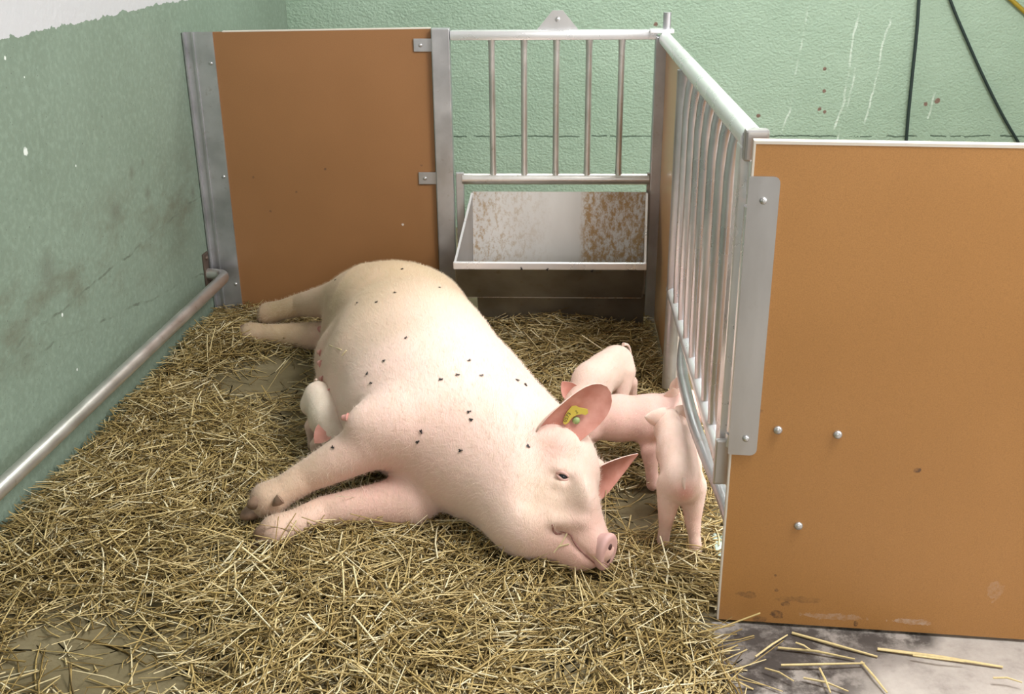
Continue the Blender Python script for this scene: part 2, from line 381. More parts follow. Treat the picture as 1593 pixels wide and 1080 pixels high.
# ------------------------------------------------------------------ back partition: orange board with its steel channel
YB = 3.95; XR = .373
pp = thing('partition_panel', (-.87, YB, 0), 'orange board partition behind the sow, left of the barred feeding front', 'partition')
bl, br = -1.30, -.455
def board(name, pts, ext, m, parent):
    return obj(name, prism(bmesh.new(), pts, ext), m, parent)
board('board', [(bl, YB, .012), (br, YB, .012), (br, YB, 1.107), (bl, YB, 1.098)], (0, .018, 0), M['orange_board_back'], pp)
board('edge_strip', [(bl+.09, YB-.001, 1.0985), (br, YB-.001, 1.1075), (br, YB-.001, 1.1115), (bl+.09, YB-.001, 1.1025)], (0, .02, 0), M['board_edge'], pp)
ch = bmesh.new()
xl = WL(YB)+.002
prism(ch, [(xl, YB-.002, 0), (xl, YB-.002, 1.10), (xl+.005, YB-.002, 1.10), (xl+.005, YB-.002, 0)], (0, -.022, 0))
prism(ch, [(xl+.0, YB-.006, 0), (xl+.0, YB-.006, 1.10), (-1.245, YB-.006, 1.10), (-1.245, YB-.006, 0)], (0, .006, 0))
prism(ch, [(xl+.03, YB-.012, 0), (xl+.03, YB-.012, 1.10), (xl+.036, YB-.012, 1.10), (xl+.036, YB-.012, 0)], (0, .006, 0))
chan = obj('wall_channel', ch, M['galvanised_steel'], pp)
for zz in (.99, .57, .14): bolt((-1.262, YB-.006, zz), (0, -1, 0), chan, .007, .005)
for px, py in ((662, 70), (669, 277)):
    p = at(px, py, y=YB)
    b_ = obj('bracket', newbox((p.x, YB-.004, p.z), (.085, .006, .046), 0, .002), M['galvanised_steel'], pp)
    bolt((p.x-.018, YB-.007, p.z), (0, -1, 0), b_, .007, .005)

# ------------------------------------------------------------------ barred feeding front over the trough
ff = thing('feeding_front', (0, YB, 0), 'steel frame with five upright bars above the feed trough', 'barrier')
obj('post', newbox((-.418, YB, .555), (.066, .05, 1.11), 0, .004), M['galvanised_steel'], ff)
rp = bmesh.new(); box(rp, (XR-.002, YB, .54), (.045, .05, 1.08), 0, .004); obj('post', rp, M['galvanised_steel'], ff)
ZT, ZL = 1.085, .565
obj('top_rail', newbox((-.015, YB, ZT), (.74, .042, .034), 0, .008), M['stainless_tube'], ff, 40)
obj('bottom_rail', sweep(bmesh.new(), [(-.352, YB-.01, ZL), (.345, YB-.01, ZL)], .021, 16), M['worn_tube'], ff, 40)
for k in range(5):
    xx = -.236 + k*(.466/4)
    pts = [(xx, YB-.01, ZL+.012), (xx, YB-.01, ZL+.03), (xx, YB-.01, ZL+.06), (xx, YB-.006, ZT-.06), (xx, YB-.006, ZT-.03), (xx, YB-.006, ZT-.012)]
    obj('bar', sweep(bmesh.new(), pts, [.015, .0125, .0115, .0115, .0125, .014], 12), M['worn_tube'], ff, 50)
for sx in (-.362, .352):
    obj('bracket', newbox((sx, YB-.012, .30 if sx > 0 else .33), (.030, .02, .58 if sx > 0 else .52), 0, .003), M['dark_sheet'] if sx > 0 else M['galvanised_steel'], ff)
pl = bmesh.new(); prism(pl, [(-.075, YB+.012, ZT+.015), (.075, YB+.012, ZT+.015), (.018, YB+.012, ZT+.082), (-.018, YB+.012, ZT+.082)], (0, .008, 0))
plate = obj('pivot_plate', pl, M['stainless_sheet'], ff); bolt((0, YB+.012, ZT+.052), (0, -1, 0), plate, .009, .007)
obj('corner_plate', newbox((XR-.005, YB-.005, 1.098), (.085, .06, .014), 0, .003), M['stainless_tube'], ff)
obj('hinge_pin', sweep(bmesh.new(), [(XR+.014, YB, 1.09), (XR+.014, YB, 1.16)], .014, 14), M['galvanised_steel'], ff, 40)
# ------------------------------------------------------------------ feed trough
YL = 3.67
ft = thing('feed_trough', (0, 3.8, 0), 'stainless feed trough with brown dried feed on its tilted back plate', 'trough')
xa, xb, th = -.314, .335, .004; la, lb = -.364, .320
def plate4(name, q, n, m):
    return obj(name, prism(bmesh.new(), q, Vector(n)*th), m, ft)
zt, zb, ylip, zlip = .52, .17, YL, .318
plate4('back_plate', [(xa, YB-.03, zt), (xb, YB-.03, zt), (xb, YB-.09, zb), (xa, YB-.09, zb)], (0, 1, 0), M['trough_sheet'])
plate4('base_plate', [(xa, YB-.09, zb), (xb, YB-.09, zb), (lb, ylip+.09, zb-.01), (la, ylip+.09, zb-.01)], (0, 0, -1), M['trough_sheet'])
plate4('front_plate', [(la, ylip, zlip), (lb, ylip, zlip), (lb, ylip+.09, zb-.01), (la, ylip+.09, zb-.01)], (0, -1, 0), M['dark_sheet'])
for xs, xf, s in ((xa, la, -1), (xb, lb, 1)):
    plate4('side_plate', [(xs, YB-.03, zt), (xs, YB-.06, zt), (xf, ylip, zlip), (xf, ylip+.09, zb-.01), (xs, YB-.09, zb)], (s, 0, 0), M['stainless_sheet'])
    e = bmesh.new(); prism(e, [(xs-.004, YB-.06, zt), (xs+.004, YB-.06, zt), (xf+.004, ylip, zlip), (xf-.004, ylip, zlip)], (0, -.003, .004)); obj('side_rim', e, M['stainless_tube'], ft)
obj('front_lip', newbox(((la+lb)/2, ylip-.003, zlip-.006), (lb-la+.012, .014, .028), 0, .004), M['stainless_tube'], ft)
plate4('skirt', [(xa+.02, ylip+.10, zb), (xb, ylip+.10, zb), (xb, ylip+.16, .02), (xa+.02, ylip+.16, .02)], (0, 1, 0), M['dark_sheet'])
obj('foot_rim', newbox(((xa+xb)/2, ylip+.15, .018), (xb-xa-.02, .03, .008)), M['stainless_sheet'], ft)

# ------------------------------------------------------------------ side of the pen: orange board and the barred gate
sp = thing('side_partition', (.39, 3.6, 0), 'narrow orange board seen edge-on beside the trough at the far gate end', 'partition')
board('board', [(.386, 3.23, .015), (.386, YB-.03, .015), (.386, YB-.03, 1.05), (.386, 3.23, 1.05)], (.018, 0, 0), M['orange_board_side_lit'], sp)
obj('edge_strip', newbox((.395, 3.226, .53), (.02, .006, 1.03)), M['board_edge'], sp)
gt = thing('barred_gate', (XR, 2.65, 0), 'barred steel gate running from the trough corner to the front orange panel', 'gate')
obj('top_rail', sweep(bmesh.new(), [(XR+.008, 2.09, 1.082), (XR+.008, YB-.035, 1.072)], .024, 18), M['stainless_tube'], gt, 40)
zbr = .375
obj('bottom_rail', sweep(bmesh.new(), [(XR, 2.10, zbr-.01), (XR, 3.24, zbr)], .021, 16), M['stainless_tube'], gt, 40)
for yy in (3.07, 2.93, 2.79, 2.655, 2.52, 2.385, 2.26):
    pts = [(XR, yy, zbr+.012), (XR-.002, yy, zbr+.035), (XR-.004, yy, zbr+.07), (XR-.004, yy, .97), (XR, yy, 1.03), (XR+.006, yy, 1.062)]
    obj('bar', sweep(bmesh.new(), pts, [.0155, .0138, .0132, .0132, .0132, .0138], 14), M['gate_tube'], gt, 50)
obj('far_post', sweep(bmesh.new(), [(XR, 3.21, .045), (XR, 3.21, 1.062)], .022, 16), M['galvanised_steel'], gt, 40)
obj('near_post', newbox((XR-.002, 2.115, .70), (.026, .05, .74), 0, .004), M['stainless_tube'], gt)
obj('end_cap', newbox((XR+.012, 2.075, 1.075), (.046, .026, .062), 0, .005), M['stainless_sheet'], gt)
obj('end_plate', newbox((XR-.006, 2.07, .385), (.040, .012, .11), 0, .005), M['stainless_sheet'], gt)
for z0, z1, r in ((1.045, .96, .013), (.955, .46, .0155), (.455, .425, .0165)):
    obj('hinge_tube', sweep(bmesh.new(), [(XR+.012, 2.068, z0), (XR+.012, 2.068, z1)], r, 14), M['stainless_tube'], gt, 40)

# ------------------------------------------------------------------ front panel
PA, PB = Vector((.375, 2.02, 0)), Vector((1.035, 1.966, 0)); pd = (PB-PA).normalized(); pn = Vector((pd.y, -pd.x, 0))
fp = thing('front_partition', PA + pd*.9, 'large orange board partition in the right foreground with round bolts', 'partition')
HP = 1.088
PE = PA + pd*2.0
def on_panel(px, py, off=0.0):
    d = ray(px, py); t_ = (PA - CAM).dot(pn)/d.dot(pn); return CAM + d*t_ + pn*off
q = lambda P, z: (P.x, P.y, z)
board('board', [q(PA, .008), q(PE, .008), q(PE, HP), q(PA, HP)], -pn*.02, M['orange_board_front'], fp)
board('edge_strip', [q(PA+pn*.001, HP), q(PE+pn*.001, HP), q(PE+pn*.001, HP+.006), q(PA+pn*.001, HP+.006)], -pn*.022, M['board_edge'], fp)
board('edge_strip', [q(PA-pd*.004+pn*.001, .008), q(PA+pn*.001, .008), q(PA+pn*.001, HP+.006), q(PA-pd*.004+pn*.001, HP+.006)], -pn*.022, M['board_edge'], fp)
# hinge plate with rounded corners
c4 = [on_panel(*p_, .003) for p_ in ((1163, 273), (1213, 275), (1177, 709), (1134, 703))]
zt_, zb_ = (c4[0].z+c4[1].z)/2, (c4[2].z+c4[3].z)/2
s0 = (c4[0]-PA).dot(pd); s1 = (c4[1]-PA).dot(pd); s0b = (c4[3]-PA).dot(pd); s1b = (c4[2]-PA).dot(pd)
s0, s1 = (s0+s0b)/2, (s1+s1b)/2
poly = []
for (cx_, cz_, a0) in ((s1-.012, zt_-.012, 0), (s0+.004, zt_-.004, 90), (s0+.004, zb_+.004, 180), (s1-.014, zb_+.014, 270)):
    r_ = .012 if a0 == 0 else (.014 if a0 == 270 else .004)
    for k in range(5):
        a = math.radians(a0 + 22.5*k); P_ = PA + pd*(cx_ + r_*math.cos(a)) + pn*.0015; poly.append((P_.x, P_.y, cz_ + r_*math.sin(a)))
hp = obj('hinge_plate', prism(bmesh.new(), poly, pn*.005), M['stainless_sheet'], fp)
for p_ in ((1187, 311), (1160, 680)): bolt(on_panel(*p_, .006), pn, hp, .0075, .008)
for p_ in ((1210, 669), (1303, 676), (1242, 818)): bolt(on_panel(*p_, .0), pn, fp, .0095, .008)

# pale green kerb outside the gate, guard rails
kb = obj('kerb', newbox((.43, 2.20, .015), (.06, .30, .03), 0, .008), M['pale_green_paint']); kb['kind'] = 'structure'; kb.name = 'trim_1'
gr = thing('guard_rail', (-1.3, 3.0, .2), 'straight steel guard rail along the green left wall', 'rail')
y0, y1 = 1.2, 3.88
off = .085; zr = .20
pts = rounded([(WL(y0)+off, y0, zr), (WL(y1)+off, y1, zr), (WL(y1)+.004, y1+.01, zr)], .07, 8)
obj('pipe', sweep(bmesh.new(), pts, .022, 18), M['worn_tube'], gr, 60)
wp = bmesh.new(); box(wp, (WL(y1)+.004, y1+.01, zr+.01), (.008, .05, .15), -LA, .003); wpo = obj('wall_plate', wp, M['rusty_iron'], gr)
for dz in (.065, -.045): bolt((WL(y1)+.008, y1+.01, zr+dz), (1, 0, 0), wpo, .009, .008, M['rusty_iron'])
gr2 = thing('guard_rail', (.34, 2.5, .28), 'bent steel guard pipe beneath the barred gate', 'rail')
pts = catmull([(XR+.03, 3.10, .33), (XR+.020, 3.02, .315), (XR-.002, 2.88, .302), (XR-.018, 2.74, .300), (XR-.022, 2.60, .300), (XR-.020, 2.46, .292), (XR-.010, 2.34, .278), (XR+.002, 2.24, .265), (XR+.012, 2.14, .255), (XR+.016, 2.045, .25)], 6)
obj('pipe', sweep(bmesh.new(), pts, .016, 14), M['galvanised_steel'], gr2, 60)
# cables in front of the back wall
yc = YW-.02
def cable(name, pix, r, m, label):
    pts = catmull([at(px, py, y=yc) for px, py in pix], 6)
    o = obj(name, sweep(bmesh.new(), pts, r, 10), m, None, 60); return tag(o, label, 'cable')
cable('cable', [(1440, -120), (1432, -40), (1427, 40), (1420, 110), (1413, 180), (1409, 232), (1404, 300), (1398, 420)], .0075, M['black_cable'], 'dark straight cable hanging down the back wall')
cable('cable', [(1445, -110), (1465, -40), (1482, 10), (1503, 60), (1530, 120), (1560, 180), (1595, 240), (1640, 320), (1690, 420)], .0068, M['black_cable'], 'dark slanting cable running to the right edge of the back wall')
cable('cable', [(1530, -40), (1560, -12), (1578, 4), (1600, 24), (1640, 62)], .010, M['yellow_cable'], 'yellow cable in the upper right corner')

# ------------------------------------------------------------------ bodies: smooth blended volumes turned into one skin
class Field:
    def __init__(s, lo, hi, h):
        s.lo = np.array(lo, np.float32); s.h = h
        s.n = np.ceil((np.array(hi)-s.lo)/h).astype(int)+1
        s.F = np.full(s.n, 1.0, np.float32)
    def _win(s, lo, hi):
        a = np.clip(np.floor((np.array(lo)-s.lo)/s.h).astype(int), 0, s.n); b = np.clip(np.ceil((np.array(hi)-s.lo)/s.h).astype(int)+1, 0, s.n)
        sl = tuple(slice(i, j) for i, j in zip(a, b))
        g = [(np.arange(i, j)*s.h + o).astype(np.float32) for i, j, o in zip(a, b, s.lo)]
        return sl, np.meshgrid(*g, indexing='ij')
    def _put(s, sl, d, k, op):
        F = s.F[sl]
        if op == 'add':
            hh = np.maximum(k-np.abs(F-d), 0)/k; s.F[sl] = np.minimum(F, d) - hh*hh*k*.25
        else:
            d = -d; hh = np.maximum(k-np.abs(F-d), 0)/k; s.F[sl] = np.maximum(F, d) + hh*hh*k*.25
    def ell(s, c, axes, rad, k=.05, op='add'):
        c = np.array(c[:], float); A = np.array([np.array(a[:], float) for a in axes]); A /= np.linalg.norm(A, axis=1)[:, None]
        r = np.array(rad, float); ext = np.sqrt(((A*r[:, None])**2).sum(0)) + k + 3*s.h
        sl, (X, Y, Z) = s._win(c-ext, c+ext)
        if min(X.shape) == 0: return
        X = X-c[0]; Y = Y-c[1]; Z = Z-c[2]; k0 = 0; k1 = 0
        for i in range(3):
            q = (X*A[i, 0]+Y*A[i, 1]+Z*A[i, 2]); k0 = k0+(q/r[i])**2; k1 = k1+(q/r[i]**2)**2
        k0 = np.sqrt(k0); k1 = np.sqrt(k1)+1e-6
        s._put(sl, k0*(k0-1)/k1, k, op)
    def cone(s, a, b, ra, rb, k=.03, op='add'):
        a = np.array(a[:], float); b = np.array(b[:], float); m = max(ra, rb)+k+3*s.h
        sl, (X, Y, Z) = s._win(np.minimum(a, b)-m, np.maximum(a, b)+m)
        if min(X.shape) == 0: return
        d = b-a; L = d@d+1e-9
        t = np.clip(((X-a[0])*d[0]+(Y-a[1])*d[1]+(Z-a[2])*d[2])/L, 0, 1)
        q = np.sqrt((X-a[0]-t*d[0])**2+(Y-a[1]-t*d[1])**2+(Z-a[2]-t*d[2])**2)
        s._put(sl, q-(ra+(rb-ra)*t), k, op)
    def chain(s, pts, rad, k=.03, op='add'):
        """a limb: tapering pieces joined end to end first, then blended into the body once"""
        pts = [np.array(p[:], float) for p in pts]; m = max(rad)+k+3*s.h
        sl, (X, Y, Z) = s._win(np.min(pts, axis=0)-m, np.max(pts, axis=0)+m)
        if min(X.shape) == 0: return
        D_ = None
        for i in range(len(pts)-1):
            a, d = pts[i], pts[i+1]-pts[i]; L = d@d+1e-9
            t = np.clip(((X-a[0])*d[0]+(Y-a[1])*d[1]+(Z-a[2])*d[2])/L, 0, 1)
            q = np.sqrt((X-a[0]-t*d[0])**2+(Y-a[1]-t*d[1])**2+(Z-a[2]-t*d[2])**2) - (rad[i]+(rad[i+1]-rad[i])*t)
            D_ = q if D_ is None else np.minimum(D_, q)
        s._put(sl, D_, k, op)
    def floor(s, z0):
        Z = (np.arange(s.n[2])*s.h+s.lo[2]).astype(np.float32)
        s.F = np.maximum(s.F, (z0-Z)[None, None, :])
    def surface(s):
        F = s.F; neg = F < 0
        nx, ny, nz = F.shape
        cnt = np.zeros((nx-1, ny-1, nz-1), np.uint8)
        for i in (0, 1):
            for j in (0, 1):
                for k in (0, 1): cnt += neg[i:nx-1+i, j:ny-1+j, k:nz-1+k]
        act = (cnt > 0) & (cnt < 8); idx = np.full(act.shape, -1, np.int64); cells = np.argwhere(act); idx[act] = np.arange(len(cells))
        P = np.zeros((len(cells), 3)); N = np.zeros(len(cells))
        cor = [(i, j, k) for i in (0, 1) for j in (0, 1) for k in (0, 1)]
        val = {c: F[cells[:, 0]+c[0], cells[:, 1]+c[1], cells[:, 2]+c[2]] for c in cor}
        for c in cor:
            for ax in range(3):
                if c[ax] == 1: continue
                d = list(c); d[ax] = 1; d = tuple(d); va, vb = val[c], val[d]
                m = (va < 0) != (vb < 0); t = np.where(m, va/np.where(m, va-vb, 1), 0)
                pos = np.tile(np.array(c, float), (len(cells), 1)); pos[:, ax] += t
                P += pos*m[:, None]; N += m
        V = (cells + P/N[:, None])*s.h + s.lo
        quads = []
        for ax in range(3):
            o = [0, 1, 2]; o.remove(ax); b, c = o
            sl0 = [slice(None)]*3; sl1 = [slice(None)]*3; sl0[ax] = slice(0, -1); sl1[ax] = slice(1, None)
            a0 = neg[tuple(sl0)]; a1 = neg[tuple(sl1)]; E = np.argwhere(a0 != a1)
            E = E[(E[:, b] > 0) & (E[:, c] > 0) & (E[:, b] < F.shape[b]-1) & (E[:, c] < F.shape[c]-1)]
            sg = a0[E[:, 0], E[:, 1], E[:, 2]]
            def cell(db, dc):
                q = E.copy(); q[:, b] += db; q[:, c] += dc; return idx[q[:, 0], q[:, 1], q[:, 2]]
            Q = np.stack([cell(-1, -1), cell(0, -1), cell(0, 0), cell(-1, 0)], 1)
            flip = sg if ax != 1 else ~sg
            Q[~flip] = Q[~flip][:, ::-1]; quads.append(Q)
        return V, np.concatenate(quads)
def relax(V, Q, it, lam=.5):
    n = len(V); E = np.concatenate([Q[:, [0, 1]], Q[:, [1, 2]], Q[:, [2, 3]], Q[:, [3, 0]]])
    deg = np.bincount(E[:, 0], minlength=n) + np.bincount(E[:, 1], minlength=n)
    for _ in range(it):
        S = np.zeros_like(V)
        for ax in range(3):
            S[:, ax] = np.bincount(E[:, 0], V[E[:, 1], ax], n) + np.bincount(E[:, 1], V[E[:, 0], ax], n)
        V = V + lam*(S/np.maximum(deg, 1)[:, None]-V)
    return V
def body_mesh(name, V, Q, col, mats, parent):
    me = bpy.data.meshes.new(name); me.from_pydata(V.tolist(), [], Q.tolist()); me.update()
    ca = me.color_attributes.new('skin', 'FLOAT_COLOR', 'POINT')
    ca.data.foreach_set('color', np.concatenate([col, np.ones((len(V), 1))], 1).astype(np.float32).ravel())
    me.polygons.foreach_set('use_smooth', np.ones(len(me.polygons), bool))
    return link_mesh(name, me, mats, parent)
def paint(V, base, spots):
    """skin colour: each spot (centre, radius, colour, amount) tints the skin softly around it"""
    col = np.tile(np.array(base, float), (len(V), 1))
    for c, r, cc, am in spots:
        w = am*np.exp(-((V-np.array(c[:]))**2).sum(1)/(r*r))
        col = col*(1-w[:, None]) + np.array(cc)*w[:, None]
    return col
def ear(name, base, L, N, length, width, cup, parent, mats, curl=0.0, prof=None, th=.006, nu=16, nv=13):
    """a cupped leaf: L runs to the tip, N is the way the hollow side faces"""
    L = Vector(L).normalized(); N = Vector(N); N = (N - L*N.dot(L)).normalized(); Wd = L.cross(N); base = Vector(base)
    bm = bmesh.new(); fr, bk = [], []
    for i in range(nu+1):
        u = i/nu
        w = width*(prof(u) if prof else (math.sin(math.pi*min(1, .30+.70*u)) ** .8)*(1.0 if u < 1 else 0)) + .002
        rf, rb = [], []
        for j in range(nv+1):
            v = -1 + 2*j/nv
            ang = v*cup*(1.15-.75*u)
            rad = w/max(math.sin(cup*(1.15-.75*u)), .15)
            off = rad*(1-math.cos(ang)); lat = rad*math.sin(ang)
            p = base + L*(length*u) + Wd*lat + N*(off + curl*u*u)
            tk = th*(1-.6*abs(v)**3)*(1-.5*u)
            nn = (N*math.cos(ang) - Wd*math.sin(ang))
            rf.append(bm.verts.new(p + nn*tk*.5)); rb.append(bm.verts.new(p - nn*tk*.5))
        fr.append(rf); bk.append(rb)
    for i in range(nu):
        for j in range(nv):
            f = bm.faces.new((fr[i][j], fr[i][j+1], fr[i+1][j+1], fr[i+1][j])); f.material_index = 0
            f = bm.faces.new((bk[i][j], bk[i+1][j], bk[i+1][j+1], bk[i][j+1])); f.material_index = 1
        for j in (0, nv):
            f = bm.faces.new((fr[i][j], fr[i+1][j], bk[i+1][j], bk[i][j])); f.material_index = 1
    for j in range(nv):
        f = bm.faces.new((fr[nu][j], fr[nu][j+1], bk[nu][j+1], bk[nu][j])); f.material_index = 1
        f = bm.faces.new((fr[0][j], fr[0][j+1], bk[0][j+1], bk[0][j])); f.material_index = 1
    return obj(name, bm, mats, parent, 75)
def hoof(a, b, r, spread, parent, m):
    """a pair of pointed toes: a is the toe root, b the tips' middle, spread the way they part"""
    a, b = Vector(a), Vector(b); sp_ = Vector(spread).normalized(); out = []
    for s in (-1, 1):
        p0 = a + sp_*s*r*.50; p1 = b + sp_*s*r*.62
        ax = p1-p0; pts = [p0 + ax*t for t in (0, .3, .6, .85, 1.0)]
        o = obj('toe', sweep(bmesh.new(), pts, [r*.55, r*.66, r*.62, r*.42, r*.12], 10), m, parent, 80); out.append(o)
    return out
def ball(c, r, sc=(1, 1, 1), axes=None, seg=16):
    bm = bmesh.new(); m = Matrix.Diagonal((r*sc[0], r*sc[1], r*sc[2], 1))
    if axes is not None:
        X, Y, Z = [Vector(a).normalized() for a in axes]; R = Matrix(((X.x, Y.x, Z.x, 0), (X.y, Y.y, Z.y, 0), (X.z, Y.z, Z.z, 0), (0, 0, 0, 1))); m = R @ m
    bmesh.ops.create_uvsphere(bm, u_segments=seg, v_segments=seg//2, radius=1, matrix=Matrix.Translation(Vector(c)) @ m); return bm
def lerp(a, b, t): return Vector(a)*(1-t) + Vector(b)*t
VZ = Vector((0, 0, 1))

# ------------------------------------------------------------------ the sow
sow = thing('sow', (-.38, 2.95, 0), 'large pale pink sow lying on her side in the straw with a yellow ear tag', 'pig')
S = Field((-1.35, 1.95, -.02), (.42, 3.85, .52), .0065)
A = Vector((.355, -.935, 0)); D = Vector((.935, .355, 0))
tr = [((-.510, 3.430, .190), (.21, .215, .188)), ((-.475, 3.20, .200), (.28, .240, .205)), ((-.425, 2.97, .208), (.30, .270, .214)),
      ((-.330, 2.72, .210), (.27, .270, .215)), ((-.215, 2.545, .195), (.21, .225, .195))]
for c_, r_ in tr: S.ell(c_, (A, D, VZ), r_, .10)
# neck and cheek
S.ell((-.115, 2.455, .170), (Vector((.6, -.8, 0)), Vector((.8, .6, 0)), VZ), (.19, .185, .165), .09)
hA = Vector((.30, -.88, -.26)).normalized(); hD = Vector((.92, .34, .10)); hD = (hD-hA*hD.dot(hA)).normalized(); hS = hA.cross(hD)
if hS.z < 0: hS = -hS
sk = at(864, 742, z=.155)
S.ell(sk - hA*.03, (hA, hD, hS), (.150, .120, .125), .06)
S.ell(at(815, 795, z=.11), (hA, hD, hS), (.13, .105, .105), .07)
s1p, s2p = at(888, 800, z=.115), at(928, 852, z=.078)
S.cone(s1p, s2p, .068, .043, .05)
S.cone(at(845, 832, z=.062), at(900, 866, z=.050), .060, .036, .035)
S.ell(at(905, 772, z=.17), (hA, hD, hS), (.07, .035, .06), .04)
# brow over the eye
eye_p = at(876, 741, z=.245)
# udder
for px, py, r in ((535, 525, .085), (530, 565, .090), (540, 606, .095), (565, 650, .085)):
    S.ell(at(px, py, z=.115), (A, D, VZ), (.11, r*.95, .105), .09)
trunk = S.F.copy()
# upper hind leg and thigh
hip = Vector((-.555, 3.40, .245))
kn = at(545, 465, z=.235); hk = at(470, 474, z=.150); ft_ = at(418, 488, z=.095)
S.ell(lerp(hip, kn, .22), ((kn-hip), VZ.cross(kn-hip), VZ), (.19, .150, .135), .08)
S.chain([lerp(hip, kn, .7), lerp(hip, kn, .95), lerp(kn, hk, .5), hk, lerp(hk, ft_, .6), ft_], [.115, .092, .060, .043, .038, .043], .05)
# upper foreleg
sh = Vector((-.315, 2.50, .285)); el = at(578, 690, z=.215); wr = at(478, 741, z=.130); fe = at(418, 778, z=.085)
S.ell(lerp(sh, el, .30), ((el-sh), VZ.cross(el-sh), VZ), (.16, .085, .080), .07)
S.chain([lerp(sh, el, .5), el, lerp(el, wr, .5), wr, lerp(wr, fe, .6), fe], [.082, .068, .056, .043, .040, .050], .04)
upper = S.F; S.F = trunk.copy()
# lower hind leg
k2 = at(505, 524, z=.06); h2 = at(445, 521, z=.05); f2 = at(390, 518, z=.045)
S.chain([k2, h2, lerp(h2, f2, .6), f2], [.058, .042, .036, .040], .03)
# lower foreleg
e2 = at(640, 780, z=.072); w2 = at(505, 796, z=.050); g2 = at(430, 828, z=.044)
S.chain([e2, lerp(e2, w2, .5), w2, lerp(w2, g2, .6), g2], [.072, .055, .041, .038, .046], .03)
S.F = np.minimum(upper, S.F)
# ear roots
S.ell(at(862, 694, z=.255), (RT, UP, FW), (.050, .026, .03), .03)
S.ell(at(928, 735, z=.115), (RT, UP, FW), (.028, .038, .03), .03)
# mouth line, eye socket, folds behind the elbow
mouth = [at(px, py, z=zz) for px, py, zz in ((868, 824, .172), (884, 838, .152), (902, 857, .125), (930, 879, .075))]
mouth_line = [Vector(p) for p in mouth]
S.floor(.012)
V, Q = S.surface(); V = relax(V, Q, 3)
# find where the line of sight meets the skin, to set eye, mouth and flies on the surface itself
_bvh = BVHTree.FromPolygons([tuple(v) for v in V], [tuple(q_) for q_ in Q])
def on_skin(px, py, bvh=_bvh):
    h_ = bvh.ray_cast(CAM, ray(px, py).normalized()); return (h_[0], h_[1]) if h_[0] is not None else (None, None)
def carve(pts_px, r, depth, k=.008):
    pts_ = [on_skin(*p_) for p_ in pts_px]
    pts_ = [p_ - n_*(depth*-1+r) * -1 if False else p_ + n_*(r-depth) for p_, n_ in pts_ if p_ is not None]
    if len(pts_) > 1: S.chain(pts_, [r]*len(pts_), k, 'sub')
carve([(866, 822), (880, 832), (890, 846), (905, 860), (922, 874), (932, 880)], .007, .007, .008)
carve([(862, 822), (866, 826), (872, 822)], .012, .009, .010)
carve([(868, 740), (884, 745)], .013, .008, .010)
carve([(842, 700), (836, 740), (826, 775)], .03, .006, .04)
p_, n_ = on_skin(866, 813)
for px, py, r in ((866, 812, .020), (884, 812, .022), (905, 812, .018)):
    p_, n_ = on_skin(px, py)
    if p_ is not None: S.ell(p_ - n_*.010, (RT, UP, FW), (r, r*.7, r), .02)
for px, py, r in ((872, 728, .020), (885, 735, .016), (872, 752, .016)):
    p_, n_ = on_skin(px, py)
    if p_ is not None: S.ell(p_ - n_*.008, (RT, UP, FW), (r, r*.55, r*.8), .015)
V, Q = S.surface(); V = relax(V, Q, 2)
PINK, TAN, DIRT, YEL = (.76, .43, .36), (.45, .325, .175), (.28, .185, .11), (.50, .37, .19)
spots = [((-.52, 3.48, .36), .28, YEL, .85), ((-.62, 3.40, .30), .24, TAN, .65), ((-.75, 3.55, .20), .22, TAN, .75), ((-.56, 3.12, .38), .24, YEL, .65), ((-.60, 2.90, .34), .17, TAN, .40), ((-.40, 3.30, .40), .16, YEL, .35), ((-.47, 2.78, .40), .10, YEL, .3),
         (at(405, 490, z=.1), .10, DIRT, .6), (at(375, 517, z=.04), .12, DIRT, .6), (at(450, 520, z=.05), .16, TAN, .8), (at(440, 475, z=.14), .15, TAN, .8),
         (at(400, 785, z=.09), .11, DIRT, .65), (at(410, 830, z=.04), .12, (.40, .24, .17), .7), (at(470, 745, z=.14), .12, TAN, .6),
         (at(455, 748, z=.16), .025, (.25, .22, .2), .5), (at(500, 590, z=.12), .13, PINK, .6), (at(545, 650, z=.12), .12, PINK, .6), (at(495, 525, z=.1), .10, PINK, .6),
         (at(620, 740, z=.15), .14, PINK, .45), (at(580, 790, z=.06), .14, PINK, .55), (at(670, 690, z=.3), .14, PINK, .25), (at(930, 860, z=.08), .085, PINK, .8), (at(880, 870, z=.06), .09, PINK, .6),
         (at(850, 820, z=.17), .04, (.45, .27, .19), .55), (at(862, 822, z=.18), .02, (.36, .18, .13), .6), (at(880, 757, z=.24), .035, (.60, .42, .25), .5), (at(875, 740, z=.25), .022, PINK, .5),
         (at(895, 785, z=.2), .03, (.52, .38, .22), .5), (at(840, 835, z=.12), .03, (.50, .33, .24), .5), (at(870, 690, z=.28), .06, PINK, .6), (at(850, 770, z=.2), .07, (.72, .58, .36), .4),
         (at(697, 742, z=.25), .014, (.35, .27, .25), .7)]
col = paint(V, (.82, .62, .54), spots)
link = body_mesh('body', V, Q, col, M['pig_skin'], sow)
_bvh2 = BVHTree.FromPolygons([tuple(v) for v in V], [tuple(q_) for q_ in Q])
def on_sow(px, py): return on_skin(px, py, _bvh2)
